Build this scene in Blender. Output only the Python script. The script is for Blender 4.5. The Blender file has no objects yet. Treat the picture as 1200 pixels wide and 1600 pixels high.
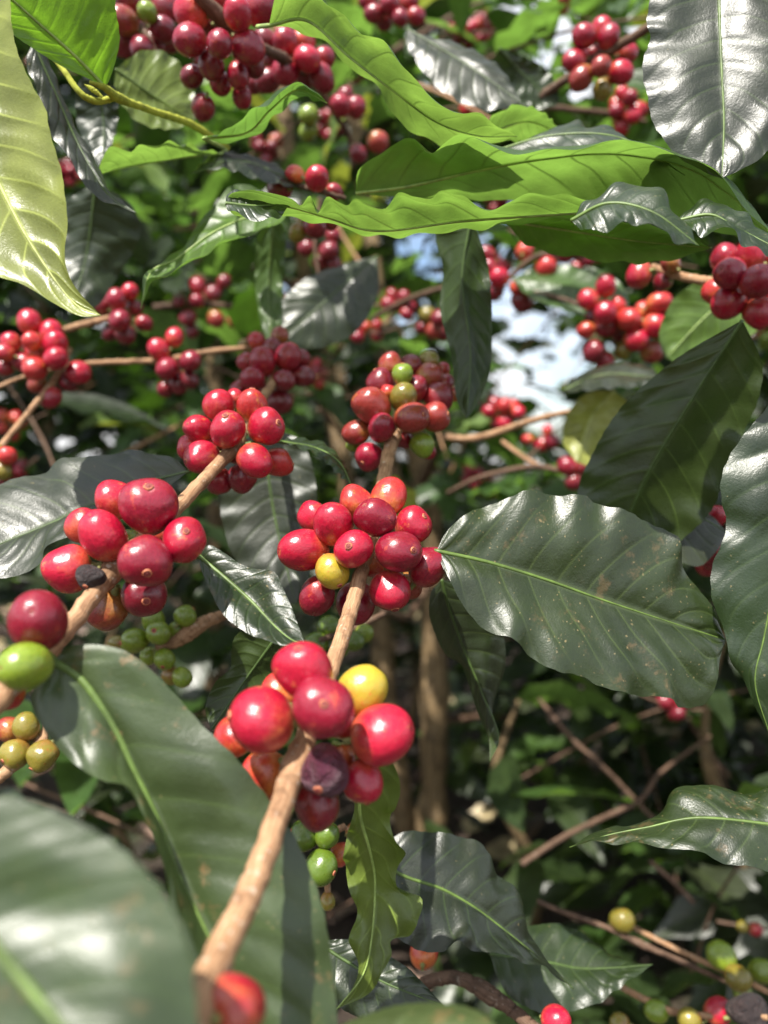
import bpy, math, random
import numpy as np
from mathutils import Vector, Matrix, Quaternion
random.seed(7); RS = np.random.RandomState(7)
sc = bpy.context.scene
COL = sc.collection

# ------------------------------------------------------------------ camera
CAM_H, PITCH, FPX = 0.62, math.radians(-4.0), 26.0/36.0*1600.0
cd = bpy.data.cameras.new('camera'); cam = bpy.data.objects.new('camera', cd); COL.objects.link(cam)
cam.location = (0, 0, CAM_H); cam.rotation_euler = (math.radians(90)+PITCH, 0, 0)
cd.sensor_fit = 'VERTICAL'; cd.sensor_height = 36.0; cd.sensor_width = 27.0; cd.lens = 26.0
cd.clip_start = 0.01; cd.clip_end = 500
cd.dof.use_dof = True; cd.dof.focus_distance = 0.232; cd.dof.aperture_fstop = 7.2
sc.camera = cam
CP = np.array([0, 0, CAM_H]); FW = np.array([0, math.cos(PITCH), math.sin(PITCH)])
UP = np.array([0, -math.sin(PITCH), math.cos(PITCH)]); RT = np.array([1.0, 0, 0])
def P(x, y, d):
    return CP + FW*d + RT*((x-600.0)*d/FPX) + UP*((800.0-y)*d/FPX)
def unproject(p):
    q = np.asarray(p)-CP; d = q@FW
    return 600+(q@RT)*FPX/d, 800-(q@UP)*FPX/d, d

# ------------------------------------------------------------------ light
SUN_EL, SUN_AZ = math.radians(60), math.radians(212)      # azimuth from +Y towards +X: behind the camera, to the left
sd = Vector((math.sin(SUN_AZ)*math.cos(SUN_EL), math.cos(SUN_AZ)*math.cos(SUN_EL), math.sin(SUN_EL)))
w = bpy.data.worlds.new('World'); sc.world = w; w.use_nodes = True
nt = w.node_tree; bg = nt.nodes['Background']; sky = nt.nodes.new('ShaderNodeTexSky')
sky.sky_type = 'NISHITA'; sky.sun_disc = False; sky.sun_elevation = SUN_EL; sky.sun_rotation = SUN_AZ
sky.air_density = 1.0; sky.dust_density = 1.5; sky.ozone_density = 1.0
wtc = nt.nodes.new('ShaderNodeTexCoord'); cn = nt.nodes.new('ShaderNodeTexNoise'); cn.inputs['Scale'].default_value = 2.6; cn.inputs['Detail'].default_value = 6
cr = nt.nodes.new('ShaderNodeMapRange'); cr.interpolation_type = 'SMOOTHSTEP'; cr.inputs[1].default_value = .36; cr.inputs[2].default_value = .58; cr.inputs[4].default_value = .85
cmx = nt.nodes.new('ShaderNodeMix'); cmx.data_type = 'RGBA'; cmx.inputs[7].default_value = (6.6, 6.6, 6.7, 1)      # white broken cloud over the blue
nt.links.new(wtc.outputs['Generated'], cn.inputs['Vector']); nt.links.new(cn.outputs['Fac'], cr.inputs[0]); nt.links.new(cr.outputs[0], cmx.inputs[0])
nt.links.new(sky.outputs[0], cmx.inputs[6]); nt.links.new(cmx.outputs[2], bg.inputs[0]); bg.inputs[1].default_value = 0.115
sl = bpy.data.lights.new('sun', 'SUN'); sl.energy = 4.9; sl.angle = math.radians(0.5); sl.color = (1.0, 0.95, 0.87)
so = bpy.data.objects.new('sun', sl); COL.objects.link(so); so.location = (0, 0, 5)
so.rotation_euler = (-sd).to_track_quat('-Z', 'Y').to_euler()
sc.view_settings.view_transform = 'Standard'; sc.view_settings.look = 'None'
sc.view_settings.gamma = 1.0; sc.view_settings.exposure = 0.98
sc.render.engine = 'CYCLES'
sc.cycles.max_bounces = 6; sc.cycles.transparent_max_bounces = 4

# ------------------------------------------------------------------ material helpers
class NT:
    def __init__(s, name):
        s.m = bpy.data.materials.new(name); s.m.use_nodes = True; s.t = s.m.node_tree; s.t.nodes.clear()
        s.out = s.n('ShaderNodeOutputMaterial')
    def n(s, k, **kw):
        x = s.t.nodes.new(k)
        for a, b in kw.items(): setattr(x, a, b)
        return x
    def l(s, a, b): s.t.links.new(a, b)
    def val(s, sock, v):
        if isinstance(v, bpy.types.NodeSocket): s.l(v, sock)
        else: sock.default_value = v
    def math(s, op, a, b=0.0, c=0.0):
        x = s.n('ShaderNodeMath', operation=op); s.val(x.inputs[0], a); s.val(x.inputs[1], b); s.val(x.inputs[2], c); return x.outputs[0]
    def ramp(s, f, lo, hi, a=0.0, b=1.0):
        x = s.n('ShaderNodeMapRange', interpolation_type='SMOOTHSTEP'); s.val(x.inputs[0], f)
        for i, v in zip((1, 2, 3, 4), (lo, hi, a, b)): s.val(x.inputs[i], v)
        return x.outputs[0]
    def mix(s, f, a, b, bt='MIX'):
        x = s.n('ShaderNodeMix', data_type='RGBA', blend_type=bt)
        for i, v in ((0, f), (6, a), (7, b)):
            if isinstance(v, tuple) and len(v) == 3: v = v+(1.0,)
            s.val(x.inputs[i], v)
        return x.outputs[2]
    def noise(s, vec, scale, detail=3, rough=.55):
        x = s.n('ShaderNodeTexNoise'); s.l(vec, x.inputs['Vector']); x.inputs['Scale'].default_value = scale
        x.inputs['Detail'].default_value = detail; x.inputs['Roughness'].default_value = rough; return x.outputs['Fac']
    def vor(s, vec, scale, feature='F1'):
        x = s.n('ShaderNodeTexVoronoi', feature=feature); s.l(vec, x.inputs['Vector']); x.inputs['Scale'].default_value = scale; return x
    def bump(s, h, strength, dist, normal=None):
        x = s.n('ShaderNodeBump'); s.l(h, x.inputs['Height']); x.inputs['Strength'].default_value = strength
        x.inputs['Distance'].default_value = dist
        if normal: s.l(normal, x.inputs['Normal'])
        return x.outputs[0]
    def bsdf(s, col, rough=.5, normal=None, spec=.5):
        b = s.n('ShaderNodeBsdfPrincipled')
        s.val(b.inputs['Base Color'], col+(1.0,) if isinstance(col, tuple) else col); s.val(b.inputs['Roughness'], rough)
        b.inputs['Specular IOR Level'].default_value = spec
        if normal: s.l(normal, b.inputs['Normal'])
        return b

def leaf_mat(name, top, under, trans, rough=.33, spots=.0, blotch=0.0, nv=10, tfac=.33, vein=(.065, .105, .025), bk=.32):
    t = NT(name)
    tc = t.n('ShaderNodeTexCoord'); uv = t.n('ShaderNodeSeparateXYZ'); t.l(tc.outputs['UV'], uv.inputs[0])
    ob = tc.outputs['Object']; oi = t.n('ShaderNodeObjectInfo')
    a = t.math('ABSOLUTE', t.math('MULTIPLY_ADD', uv.outputs[1], 2.0, -1.0))
    ph = t.math('MULTIPLY', t.math('SUBTRACT', uv.outputs[0], t.math('MULTIPLY', t.math('POWER', a, 1.25), .17)), float(nv))
    dist = t.math('SUBTRACT', .5, t.math('ABSOLUTE', t.math('SUBTRACT', t.math('FRACT', ph), .5)))
    vm = t.math('MULTIPLY', t.ramp(dist, .012, .06, 1.0, 0.0), t.ramp(a, .55, .98, 1.0, .1))
    wide = t.ramp(dist, .0, .22, 1.0, 0.0)
    midm = t.ramp(a, .02, .06, 1.0, 0.0)
    vv = t.math('MAXIMUM', vm, midm)
    net = t.ramp(t.vor(ob, 620, 'DISTANCE_TO_EDGE').outputs['Distance'], .0, .12, 1.0, 0.0)
    n1 = t.noise(ob, 45, 4); n2 = t.noise(ob, 1500, 3)
    var = t.math('MULTIPLY_ADD', oi.outputs['Random'], .35, .82)
    def side(col, veincol, amt):
        c = t.mix(t.ramp(n1, .3, .7), tuple(v*.75 for v in col), tuple(v*1.28 for v in col))
        c = t.mix(t.math('MULTIPLY', net, .06), c, veincol)
        c = t.mix(t.math('MULTIPLY', wide, .10), c, tuple(v*1.5 for v in col))
        c = t.mix(t.math('MULTIPLY', vv, amt), c, veincol)
        hv = t.n('ShaderNodeHueSaturation'); t.l(c, hv.inputs['Color']); t.l(var, hv.inputs['Value'])
        t.l(t.math('MULTIPLY_ADD', oi.outputs['Random'], -.025, .51), hv.inputs['Hue'])
        return hv.outputs[0]
    cu = side(top, vein, .35); cl = side(under, tuple(min(1, v*2.1) for v in under), .8); ct = side(trans, tuple(v*.45 for v in trans), .9)
    if spots:
        wv = t.n('ShaderNodeVectorMath', operation='MULTIPLY_ADD'); nn = t.n('ShaderNodeTexNoise'); nn.inputs['Scale'].default_value = 700; t.l(ob, nn.inputs['Vector'])
        t.l(nn.outputs['Color'], wv.inputs[0]); wv.inputs[1].default_value = (.0016, .0016, .0016); t.l(ob, wv.inputs[2]); m = None
        for sc_, th, sz in ((900, 0.0, .30), (380, .12, .20), (190, .30, .13)):
            v = t.vor(wv.outputs[0], sc_); sp = t.n('ShaderNodeSeparateColor'); t.l(v.outputs['Color'], sp.inputs[0])
            big = t.noise(ob, 26+sc_*.02, 3)
            k = t.math('MULTIPLY', t.ramp(v.outputs['Distance'], sz*.5, sz, 1.0, 0.0), t.math('GREATER_THAN', sp.outputs[0], t.ramp(big, .42, .68, 1.02, 1.0-spots*(.75-th))))
            k = t.math('MULTIPLY', k, t.math('MULTIPLY_ADD', sp.outputs[1], .7, .3)); m = k if m is None else t.math('MAXIMUM', m, k)
        cu = t.mix(t.math('MULTIPLY', m, .8), cu, (.24, .19, .085))
    if blotch:
        b = t.math('MULTIPLY', t.ramp(t.noise(ob, 130, 4, .7), .56, .68), t.ramp(t.noise(ob, 34, 2), .48, .58))
        cu = t.mix(t.math('MULTIPLY', b, blotch), cu, (.30, .17, .08))
    h = t.math('ADD', t.math('MULTIPLY', t.math('SUBTRACT', 1.0, wide), .6), t.math('MULTIPLY', net, -.05))
    h = t.math('ADD', h, t.math('MULTIPLY', t.noise(ob, 260, 3), .35))
    bp = t.bump(h, bk, .0006); bp = t.bump(n2, .35, .00022, bp); bp = t.bump(t.noise(ob, 330, 4, .7), .25, .0005, bp)
    ru = t.math('MULTIPLY_ADD', t.noise(ob, 90, 4, .7), .34, rough-.08)
    u = t.bsdf(cu, ru, bp, .75); lo = t.bsdf(cl, .36, bp, .6)
    geo = t.n('ShaderNodeNewGeometry'); mx = t.n('ShaderNodeMixShader')
    t.l(geo.outputs['Backfacing'], mx.inputs[0]); t.l(u.outputs[0], mx.inputs[1]); t.l(lo.outputs[0], mx.inputs[2])
    tr = t.n('ShaderNodeBsdfTranslucent'); t.l(ct, tr.inputs[0]); t.l(bp, tr.inputs['Normal'])
    m2 = t.n('ShaderNodeMixShader'); m2.inputs[0].default_value = tfac
    t.l(mx.outputs[0], m2.inputs[1]); t.l(tr.outputs[0], m2.inputs[2]); t.l(m2.outputs[0], t.out.inputs[0])
    return t.m

LM = {
 'mature': leaf_mat('leaf_mature_green', (.015, .029, .008), (.055, .095, .022), (.09, .20, .012), spots=.2, tfac=.22, rough=.29),
 'speckled': leaf_mat('leaf_speckled_green', (.013, .024, .006), (.06, .10, .025), (.09, .20, .012), spots=.42, blotch=.2, rough=.29, tfac=.18),
 'blotched': leaf_mat('leaf_blotched_green', (.040, .063, .020), (.07, .11, .03), (.10, .20, .015), spots=.35, blotch=.5, rough=.32, tfac=.2, bk=.22, nv=8),
 'dark': leaf_mat('leaf_old_dark_green', (.014, .024, .008), (.024, .042, .009), (.03, .07, .006), rough=.30, tfac=.2),
 'bluish': leaf_mat('leaf_waxy_dark_green', (.016, .022, .010), (.04, .06, .02), (.05, .10, .01), rough=.32, spots=.15, tfac=.15),
 'young': leaf_mat('leaf_young_green', (.034, .080, .016), (.075, .145, .026), (.16, .31, .045), tfac=.45),
 'olive': leaf_mat('leaf_olive_green', (.045, .075, .016), (.085, .13, .022), (.12, .21, .02), tfac=.3, spots=.2),
 'fresh': leaf_mat('leaf_fresh_bright_green', (.06, .13, .02), (.11, .21, .03), (.26, .54, .03), tfac=.5),
 'pale': leaf_mat('leaf_pale_yellow_green', (.08, .14, .025), (.24, .27, .06), (.32, .38, .04), rough=.45, tfac=.3, nv=11),
}
def bark_mat(name, a, b, fleck=.3, scale=1.0):
    t = NT(name); tc = t.n('ShaderNodeTexCoord'); mp = t.n('ShaderNodeMapping'); t.l(tc.outputs['UV'], mp.inputs[0])
    mp.inputs['Scale'].default_value = (9, 1.6, 1); u = mp.outputs[0]; ob = tc.outputs['Object']
    n1 = t.noise(u, 1.2, 4, .7); n2 = t.noise(ob, 130*scale, 4, .65)
    c = t.mix(t.ramp(n1, .3, .7), a, b); c = t.mix(t.math('MULTIPLY', t.ramp(n2, .48, .68), .75), c, tuple(v*.5 for v in a))
    c = t.mix(t.math('MULTIPLY', t.ramp(t.noise(ob, 500*scale, 2), .62, .7), fleck), c, (.5, .44, .36))
    h = t.math('ADD', n1, n2); t.l(t.bsdf(c, .75, t.bump(h, .6, .0006/scale), .3).outputs[0], t.out.inputs[0]); return t.m
BM = {'tan': bark_mat('bark_tan', (.25, .13, .065), (.45, .275, .155), .55),
      'brown': bark_mat('bark_brown', (.075, .042, .026), (.15, .09, .058), .2),
      'grey': bark_mat('bark_trunk', (.075, .048, .022), (.27, .185, .095), .25, .35),
      'green': bark_mat('bark_young_green', (.34, .37, .04), (.44, .46, .06), .05)}
def plain(name, col, rough=.6, var=.3, scale=200):
    t = NT(name); tc = t.n('ShaderNodeTexCoord'); n = t.noise(tc.outputs['Object'], scale, 3)
    c = t.mix(t.ramp(n, .3, .7), tuple(v*(1-var) for v in col), tuple(v*(1+var) for v in col))
    t.l(t.bsdf(c, rough, t.bump(n, .3, .0004)).outputs[0], t.out.inputs[0]); return t.m
RIB = {'upper': plain('midrib_green', (.09, .145, .028), .45), 'pale': plain('midrib_pale', (.42, .46, .16), .5), 'dark': plain('midrib_dark', (.05, .085, .02), .45), 'young': plain('midrib_young', (.26, .36, .09), .45)}
STALK = plain('stalk_green', (.20, .20, .06)); NAV = plain('navel_brown', (.20, .035, .03), .6, .6, 900)
RING = plain('navel_ring', (.46, .15, .07), .55, .35, 900)

def cherry_mat(name, col, blush, amt=.35, dark=None, rough=.27, wrinkle=0.0):
    t = NT('cherry_'+name); tc = t.n('ShaderNodeTexCoord'); ob = tc.outputs['Object']; oi = t.n('ShaderNodeObjectInfo')
    off = t.n('ShaderNodeVectorMath', operation='ADD'); t.l(ob, off.inputs[0])
    cb = t.n('ShaderNodeCombineXYZ'); t.l(t.math('MULTIPLY', oi.outputs['Random'], 37.0), cb.inputs[0]); t.l(cb.outputs[0], off.inputs[1]); v = off.outputs[0]
    sx = t.n('ShaderNodeSeparateXYZ'); t.l(ob, sx.inputs[0])
    g = t.math('ADD', t.math('MULTIPLY', sx.outputs[2], -.42), t.math('MULTIPLY', t.noise(v, 1.1, 3), 1.2))
    f = t.math('MULTIPLY', t.ramp(g, .55, 1.05), amt)
    c = t.mix(f, col, blush)
    mp = t.n('ShaderNodeMapping'); t.l(v, mp.inputs[0]); mp.inputs['Scale'].default_value = (7, 7, .7)
    st = t.noise(mp.outputs[0], 1.5, 5, .75)
    c = t.mix(t.math('MULTIPLY', t.ramp(st, .42, .72), .55), c, dark or tuple(x*.45 for x in col))
    c = t.mix(t.math('MULTIPLY', t.ramp(t.noise(v, 1.7, 5, .7), .60, .68), .75*min(1, amt*2)), c, blush)
    vo = t.vor(v, 9); s2 = t.n('ShaderNodeSeparateColor'); t.l(vo.outputs['Color'], s2.inputs[0])
    m = t.math('MULTIPLY', t.ramp(vo.outputs['Distance'], .05, .13, 1.0, 0.0), t.math('GREATER_THAN', s2.outputs[0], .72))
    c = t.mix(t.math('MULTIPLY', m, .7), c, (.62, .42, .30))
    hv = t.n('ShaderNodeHueSaturation'); t.l(c, hv.inputs['Color']); t.l(t.math('MULTIPLY_ADD', oi.outputs['Random'], .35, .82), hv.inputs['Value'])
    h = t.math('ADD', t.noise(v, 2.2, 3), t.math('MULTIPLY', t.noise(mp.outputs[0], 2.5, 3), .25))
    nb = t.bump(h, .10+wrinkle, .06 if not wrinkle else .5)
    b = t.bsdf(hv.outputs[0], t.math('MULTIPLY_ADD', t.noise(v, 3.5, 4), .2, rough-.08), nb, .6); b.inputs['Coat Weight'].default_value = 0 if wrinkle else .22; b.inputs['Coat Roughness'].default_value = .2
    b.inputs['Subsurface Weight'].default_value = .12; b.inputs['Subsurface Radius'].default_value = (1.0, .3, .2); b.inputs['Subsurface Scale'].default_value = .002
    t.l(b.outputs[0], t.out.inputs[0]); return t.m
CM = {'r': cherry_mat('ripe_red', (.41, .007, .032), (.60, .16, .05), .48),
      'c': cherry_mat('crimson', (.24, .006, .024), (.46, .06, .035), .48),
      'd': cherry_mat('dark_red', (.17, .008, .020), (.30, .03, .02), .4),
      'o': cherry_mat('orange_red', (.46, .028, .030), (.60, .20, .04), .75),
      'b': cherry_mat('blushing_brown', (.27, .03, .024), (.36, .17, .035), .8),
      'y': cherry_mat('yellow', (.46, .33, .03), (.58, .15, .04), .8, (.30, .30, .03)),
      'e': cherry_mat('deep_green', (.085, .14, .012), (.14, .18, .02), .4, (.05, .085, .008)),
      'l': cherry_mat('olive', (.20, .16, .022), (.30, .09, .03), .5, (.11, .13, .014)),
      'g': cherry_mat('green', (.17, .24, .018), (.25, .29, .03), .4, (.05, .085, .008)),
      'p': cherry_mat('shrivelled_purple', (.085, .016, .035), (.25, .02, .045), .8, (.03, .015, .02), .45, .5),
      'k': cherry_mat('dried_black', (.035, .022, .022), (.07, .04, .035), .5, (.01, .008, .008), .7, .5)}

# ------------------------------------------------------------------ mesh helpers
def mesh_obj(name, V, F, mats, parent=None, base=None, uv=None, smooth=True, midx=None):
    base = np.zeros(3) if base is None else np.asarray(base)
    me = bpy.data.meshes.new(name); V = np.asarray(V)-base
    me.from_pydata(V.tolist(), [], F if isinstance(F, list) else F.tolist())
    for m in (mats if isinstance(mats, (list, tuple)) else [mats]): me.materials.append(m)
    if uv is not None:
        ul = me.uv_layers.new(name='UVMap'); li = np.zeros(len(me.loops), dtype=np.int32); me.loops.foreach_get('vertex_index', li)
        ul.data.foreach_set('uv', np.asarray(uv, dtype=np.float32)[li].ravel())
    if midx is not None: me.polygons.foreach_set('material_index', np.asarray(midx, dtype=np.int32))
    if smooth: me.polygons.foreach_set('use_smooth', np.ones(len(me.polygons), dtype=bool))
    me.update()
    o = bpy.data.objects.new(name, me); COL.objects.link(o)
    if parent is not None:
        o.parent = parent; o.location = Vector(base)-parent.location if parent.type == 'EMPTY' else Vector(base)-Vector(parent['_w'])
    else: o.location = Vector(base)
    return o
def crom(pts, n):
    p = np.asarray(pts, float)
    if len(p) == 2: dense = p[0]+(p[1]-p[0])*np.linspace(0, 1, 40)[:, None]
    else:
        q = np.vstack([2*p[0]-p[1], p, 2*p[-1]-p[-2]]); out = []
        for i in range(1, len(q)-2):
            u = np.linspace(0, 1, 24, endpoint=False)[:, None]
            a, b, c, d = q[i-1], q[i], q[i+1], q[i+2]
            out.append(.5*(2*b+(c-a)*u+(2*a-5*b+4*c-d)*u*u+(3*b-3*c+d-a)*u**3))
        dense = np.vstack(out+[p[-1:]])
    s = np.r_[0, np.cumsum(np.linalg.norm(np.diff(dense, axis=0), axis=1))]
    t = np.linspace(0, s[-1], n)
    return np.stack([np.interp(t, s, dense[:, k]) for k in range(dense.shape[1])], 1)
def tube_geo(C, R, sides=12, wob=0.0, flat=1.0):
    C = np.asarray(C); n = len(C); T = np.gradient(C, axis=0); T /= np.linalg.norm(T, axis=1)[:, None]+1e-12
    nrm = np.cross(T[0], [0.31, .2, .93]); nrm /= np.linalg.norm(nrm); V = []; U = []
    L = np.r_[0, np.cumsum(np.linalg.norm(np.diff(C, axis=0), axis=1))]; r0 = np.mean(R)
    an = np.linspace(0, 2*math.pi, sides, endpoint=False)
    for i in range(n):
        nrm = nrm-T[i]*(nrm@T[i]); nrm /= np.linalg.norm(nrm); b = np.cross(T[i], nrm)
        rr = R[i]*(1+wob*(RS.rand(sides)-.5))
        V.append(C[i]+np.cos(an)[:, None]*nrm*rr[:, None]+np.sin(an)[:, None]*b*rr[:, None]*flat)
        U += [(abs(k/sides*2-1), L[i]/(r0*8)) for k in range(sides)]
    V = np.vstack(V); F = []
    for i in range(n-1):
        for k in range(sides):
            a = i*sides+k; b2 = i*sides+(k+1) % sides; F.append((a, b2, b2+sides, a+sides))
    F.append(tuple(range(sides))[::-1]); F.append(tuple(range((n-1)*sides, n*sides)))
    return V, F, U
def tag(o, label=None, cat=None, group=None, kind=None):
    for k, v in (('label', label), ('category', cat), ('group', group), ('kind', kind)):
        if v: o[k] = v
    return o
def empty(name, loc, label=None, cat=None, group=None):
    o = bpy.data.objects.new(name, None); COL.objects.link(o); o.location = Vector(loc); o.empty_display_size = .01
    return tag(o, label, cat, group)

# ------------------------------------------------------------------ leaf
LG = 'coffee leaves whose branch is hidden'
def leaf(mid, A, B, d, fine=1, dA=0., dB=0., up=True, mat='mature', parent=None, label=None, cup=.06, ruf=(.0012, 7), quilt=.0007, nv=10, pet=None, rib=None, ribr=.0006, group=None):
    px = np.asarray(mid, float)
    def arc(p):
        s = np.r_[0, np.cumsum(np.linalg.norm(np.diff(p, axis=0), axis=1))]; return s/s[-1]
    dk = np.linspace(0, 1, len(d)); D = lambda t: np.interp(t, dk, d)
    tm = arc(px); M3 = np.array([P(x, y, D(t)) for (x, y), t in zip(px, tm)])
    def edge(E, off):
        p = np.vstack([px[:1], np.asarray(E, float), px[-1:]]); t = arc(p)
        return np.array([P(x, y, D(q)+off*math.sin(math.pi*q)**.7 if 0 < q < 1 else D(q)) for (x, y), q in zip(p, t)])
    lpx = np.sum(np.linalg.norm(np.diff(px, axis=0), axis=1)); N = (90 if lpx > 250 else 60)*fine; M = 13 if lpx > 250 else 9
    Mi, Ea, Eb = crom(M3, N), crom(edge(A, dA), N), crom(edge(B, dB), N)
    t = np.linspace(0, 1, N); T = np.gradient(Mi, axis=0); nr = np.cross(T, Eb-Ea)
    for k in range(3):                                   # smooth the normals along the leaf
        nr[1:-1] = (nr[:-2]+nr[1:-1]+nr[2:])/3
    nr /= np.linalg.norm(nr, axis=1)[:, None]+1e-12; nr[0] = nr[2]; nr[-1] = nr[-3]; nr[1] = nr[2]; nr[-2] = nr[-3]
    tocam = CP-Mi[N//2]; sgn = 1.0 if (nr[N//2]@tocam) > 0 else -1.0
    if not up: sgn = -sgn
    nr = nr*sgn                                          # points to the upper side
    V = []; U = []; ph = RS.rand(8)*6.28
    for j in range(-M, M+1):
        s = j/M; a = abs(s); E = Ea if j < 0 else Eb; W = np.linalg.norm(E-Mi, axis=1)
        fr = ((t-.17*a**1.25+.02*np.sin(9*t+ph[6]+s)+.012*np.sin(17*t+ph[7]))*nv) % 1.0; q = 1-np.abs(2*fr-1)**2.5
        disp = cup*W*4*a*(1-a)+.62*quilt*q*(.65+.5*np.sin(5*t+ph[7]+2*s))*math.sin(math.pi*min(a*1.05, 1))**.6*np.minimum(1, W/.012)
        o = 0 if j < 0 else 3
        env = np.minimum(1, 6*t)*np.minimum(1, 6*(1-t))
        wob = np.sin(2*math.pi*ruf[1]*(t+.03*np.sin(7*t+ph[7]))+ph[o])+.35*np.sin(2*math.pi*ruf[1]*1.63*t+ph[o+1])
        disp = disp+.5*ruf[0]*a**2.2*wob*env
        disp = disp+.0005*(np.sin(11*t+3.1*s+ph[3])+np.sin(7*t-4.7*s+ph[4])+.7*np.sin(19*t+6*s+ph[5]))*math.sin(math.pi*min(a*1.2, 1))**.5*np.minimum(1, W/.015)*env
        small = .00025*np.sin(2*math.pi*23*t+ph[o+2])*a**6*env
        V.append(Mi+(E-Mi)*(a*(1+small[:, None]/.004*.1))+nr*disp[:, None]); U.append(np.stack([t, np.full(N, s*.5+.5)], 1))
    V = np.vstack(V); U = np.vstack(U); F = []
    for j in range(2*M):
        for i in range(N-1):
            a = j*N+i; F.append((a, a+1, a+N+1, a+N))
    k = M//2*N+N//2; f = (k, k+1, k+N+1, k+N); fn = np.cross(V[f[1]]-V[f[0]], V[f[3]]-V[f[0]])
    if fn@nr[N//2] < 0: F = [q[::-1] for q in F]
    base = Mi[0] if pet is None else P(*pet[0])
    name = 'leaf' if parent is not None else 'coffee_leaf'
    o = mesh_obj(name, V, F, LM[mat], parent, base, U)
    if parent is None: tag(o, label, 'leaf', group)
    elif label: o['label'] = label
    C = Mi; R = ribr*(1.0-.85*t)+.00006
    if pet is not None:
        pp = crom([P(*q) for q in pet]+[Mi[0]], 10)[:-1]; C = np.vstack([pp, Mi]); R = np.r_[np.full(len(pp), ribr*1.25), R]
    TV, TF, TU = tube_geo(C, R, 8)
    rme = mesh_obj('midrib', TV-base, TF, RIB[rib or {'young': 'young', 'dark': 'dark', 'pale': 'pale'}.get(mat, 'upper')], None, None, TU); rme.parent = o; rme.location = (0, 0, 0)
    return o

# ------------------------------------------------------------------ cherries
def sphere_geo(nu, nv_, lump, seed, stalk=True):
    r = np.random.RandomState(seed); V = []; F = []
    k = r.randn(4, 3); ph = r.rand(4)*6.28
    for i in range(1, nv_):
        th = math.pi*i/nv_
        for j in range(nu):
            p = 2*math.pi*j/nu; v = np.array([math.sin(th)*math.cos(p), math.sin(th)*math.sin(p), math.cos(th)])
            f = 1+lump*sum(math.sin(k[q]@v*1.6+ph[q]) for q in range(4))/2
            f *= 1-.035*math.exp(-(th/.22)**2)-.05*math.exp(-((math.pi-th)/.3)**2)
            V.append(v*f*np.array([1, .97, 1.07]))
    top = len(V); V.append(np.array([0, 0, 1.07*.965])); bot = len(V); V.append(np.array([0, 0, -1.07*.95]))
    for j in range(nu): F.append((top, j, (j+1) % nu))
    for i in range(nv_-2):
        for j in range(nu):
            a = i*nu+j; b = i*nu+(j+1) % nu; F.append((a, a+nu, b+nu, b))
    o = (nv_-2)*nu
    for j in range(nu): F.append((o+j, bot, o+(j+1) % nu))
    mi = [0]*len(F); n0 = len(V)
    for z, rr in ((-.98, .20), (-1.15, .13), (-1.42, .11)):
        for j in range(8): V.append(np.array([rr*math.cos(j*math.pi/4), rr*math.sin(j*math.pi/4), z]))
    for q in range(2):
        for j in range(8): F.append((n0+q*8+j, n0+q*8+8+j, n0+q*8+8+(j+1) % 8, n0+q*8+(j+1) % 8)); mi.append(1)
    F.append(tuple(n0+16+j for j in range(8))); mi.append(1)
    return V, F, mi
def raw_mesh(name, V, F, mats, mi=None):
    o = mesh_obj(name, V, F, mats, midx=mi); me = o.data; bpy.data.objects.remove(o); return me
CH = [raw_mesh('cherry', *sphere_geo(40, 28, .06, s)[:2], [CM['r'], STALK], sphere_geo(40, 28, .06, s)[2]) for s in range(5)]
CL = [raw_mesh('cherry', *sphere_geo(20, 14, .05, s+20)[:2], [CM['r'], STALK], sphere_geo(20, 14, .05, s+20)[2]) for s in range(3)]
CW = raw_mesh('cherry', *sphere_geo(48, 34, .22, 91)[:2], [CM['p'], STALK], sphere_geo(48, 34, .22, 91)[2])
def navel_geo():
    prof = [(.235, -.035), (.215, .005), (.175, .018), (.135, .004), (.115, -.006), (.085, .004), (.06, .02), (.03, .012)]
    V = []; F = []; mi = []; n = 20; r = np.random.RandomState(3)
    for q, (a, z) in enumerate(prof):
        for j in range(n):
            an = 2*math.pi*j/n; k = 1+.08*r.randn(); V.append((a*k*math.cos(an), a*k*math.sin(an), 1.035+z-.55*a*a*.9))
    for q in range(len(prof)-1):
        for j in range(n): F.append((q*n+j, q*n+(j+1) % n, (q+1)*n+(j+1) % n, (q+1)*n+j)); mi.append(1 if q < 2 else 0)
    F.append(tuple((len(prof)-1)*n+j for j in range(n))); mi.append(0)
    return V, F, mi
_nv = navel_geo(); NM = raw_mesh('navel', _nv[0], _nv[1], [NAV, RING], _nv[2])
def add_cherry(root, c, r, axis, col, hero=True, navel=True, label=None):
    me = CW if col in 'pk' else random.choice(CH if hero else CL)
    o = bpy.data.objects.new('cherry', me); COL.objects.link(o); o.parent = root
    o.location = Vector(c)-root.location
    z = Vector(axis).normalized(); qn = z.to_track_quat('Z', 'Y') @ Quaternion((0, 0, 1), random.random()*6.28)
    o.rotation_mode = 'QUATERNION'; o.rotation_quaternion = qn
    k = random.uniform(.93, 1.05); o.scale = (r, r*random.uniform(.91, 1.02), r*k)
    o.material_slots[0].link = 'OBJECT'; o.material_slots[0].material = CM[col]
    if label: o['label'] = label
    if navel:
        n = bpy.data.objects.new('navel', NM); COL.objects.link(n); n.parent = o
        s = .75 if col not in 'g' else .9; s *= random.uniform(.85, 1.15); n.scale = (s, s, 1); n.location = (0, 0, .022)
    return o
COLNAME = {'y': 'yellow half ripe cherry', 'g': 'green unripe cherry', 'e': 'dark green unripe cherry', 'p': 'shrivelled purple cherry', 'k': 'dried black cherry', 'o': 'orange red cherry still ripening', 'l': 'olive unripe cherry', 'b': 'brownish red cherry still ripening', 'd': 'dark red cherry'}
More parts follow.
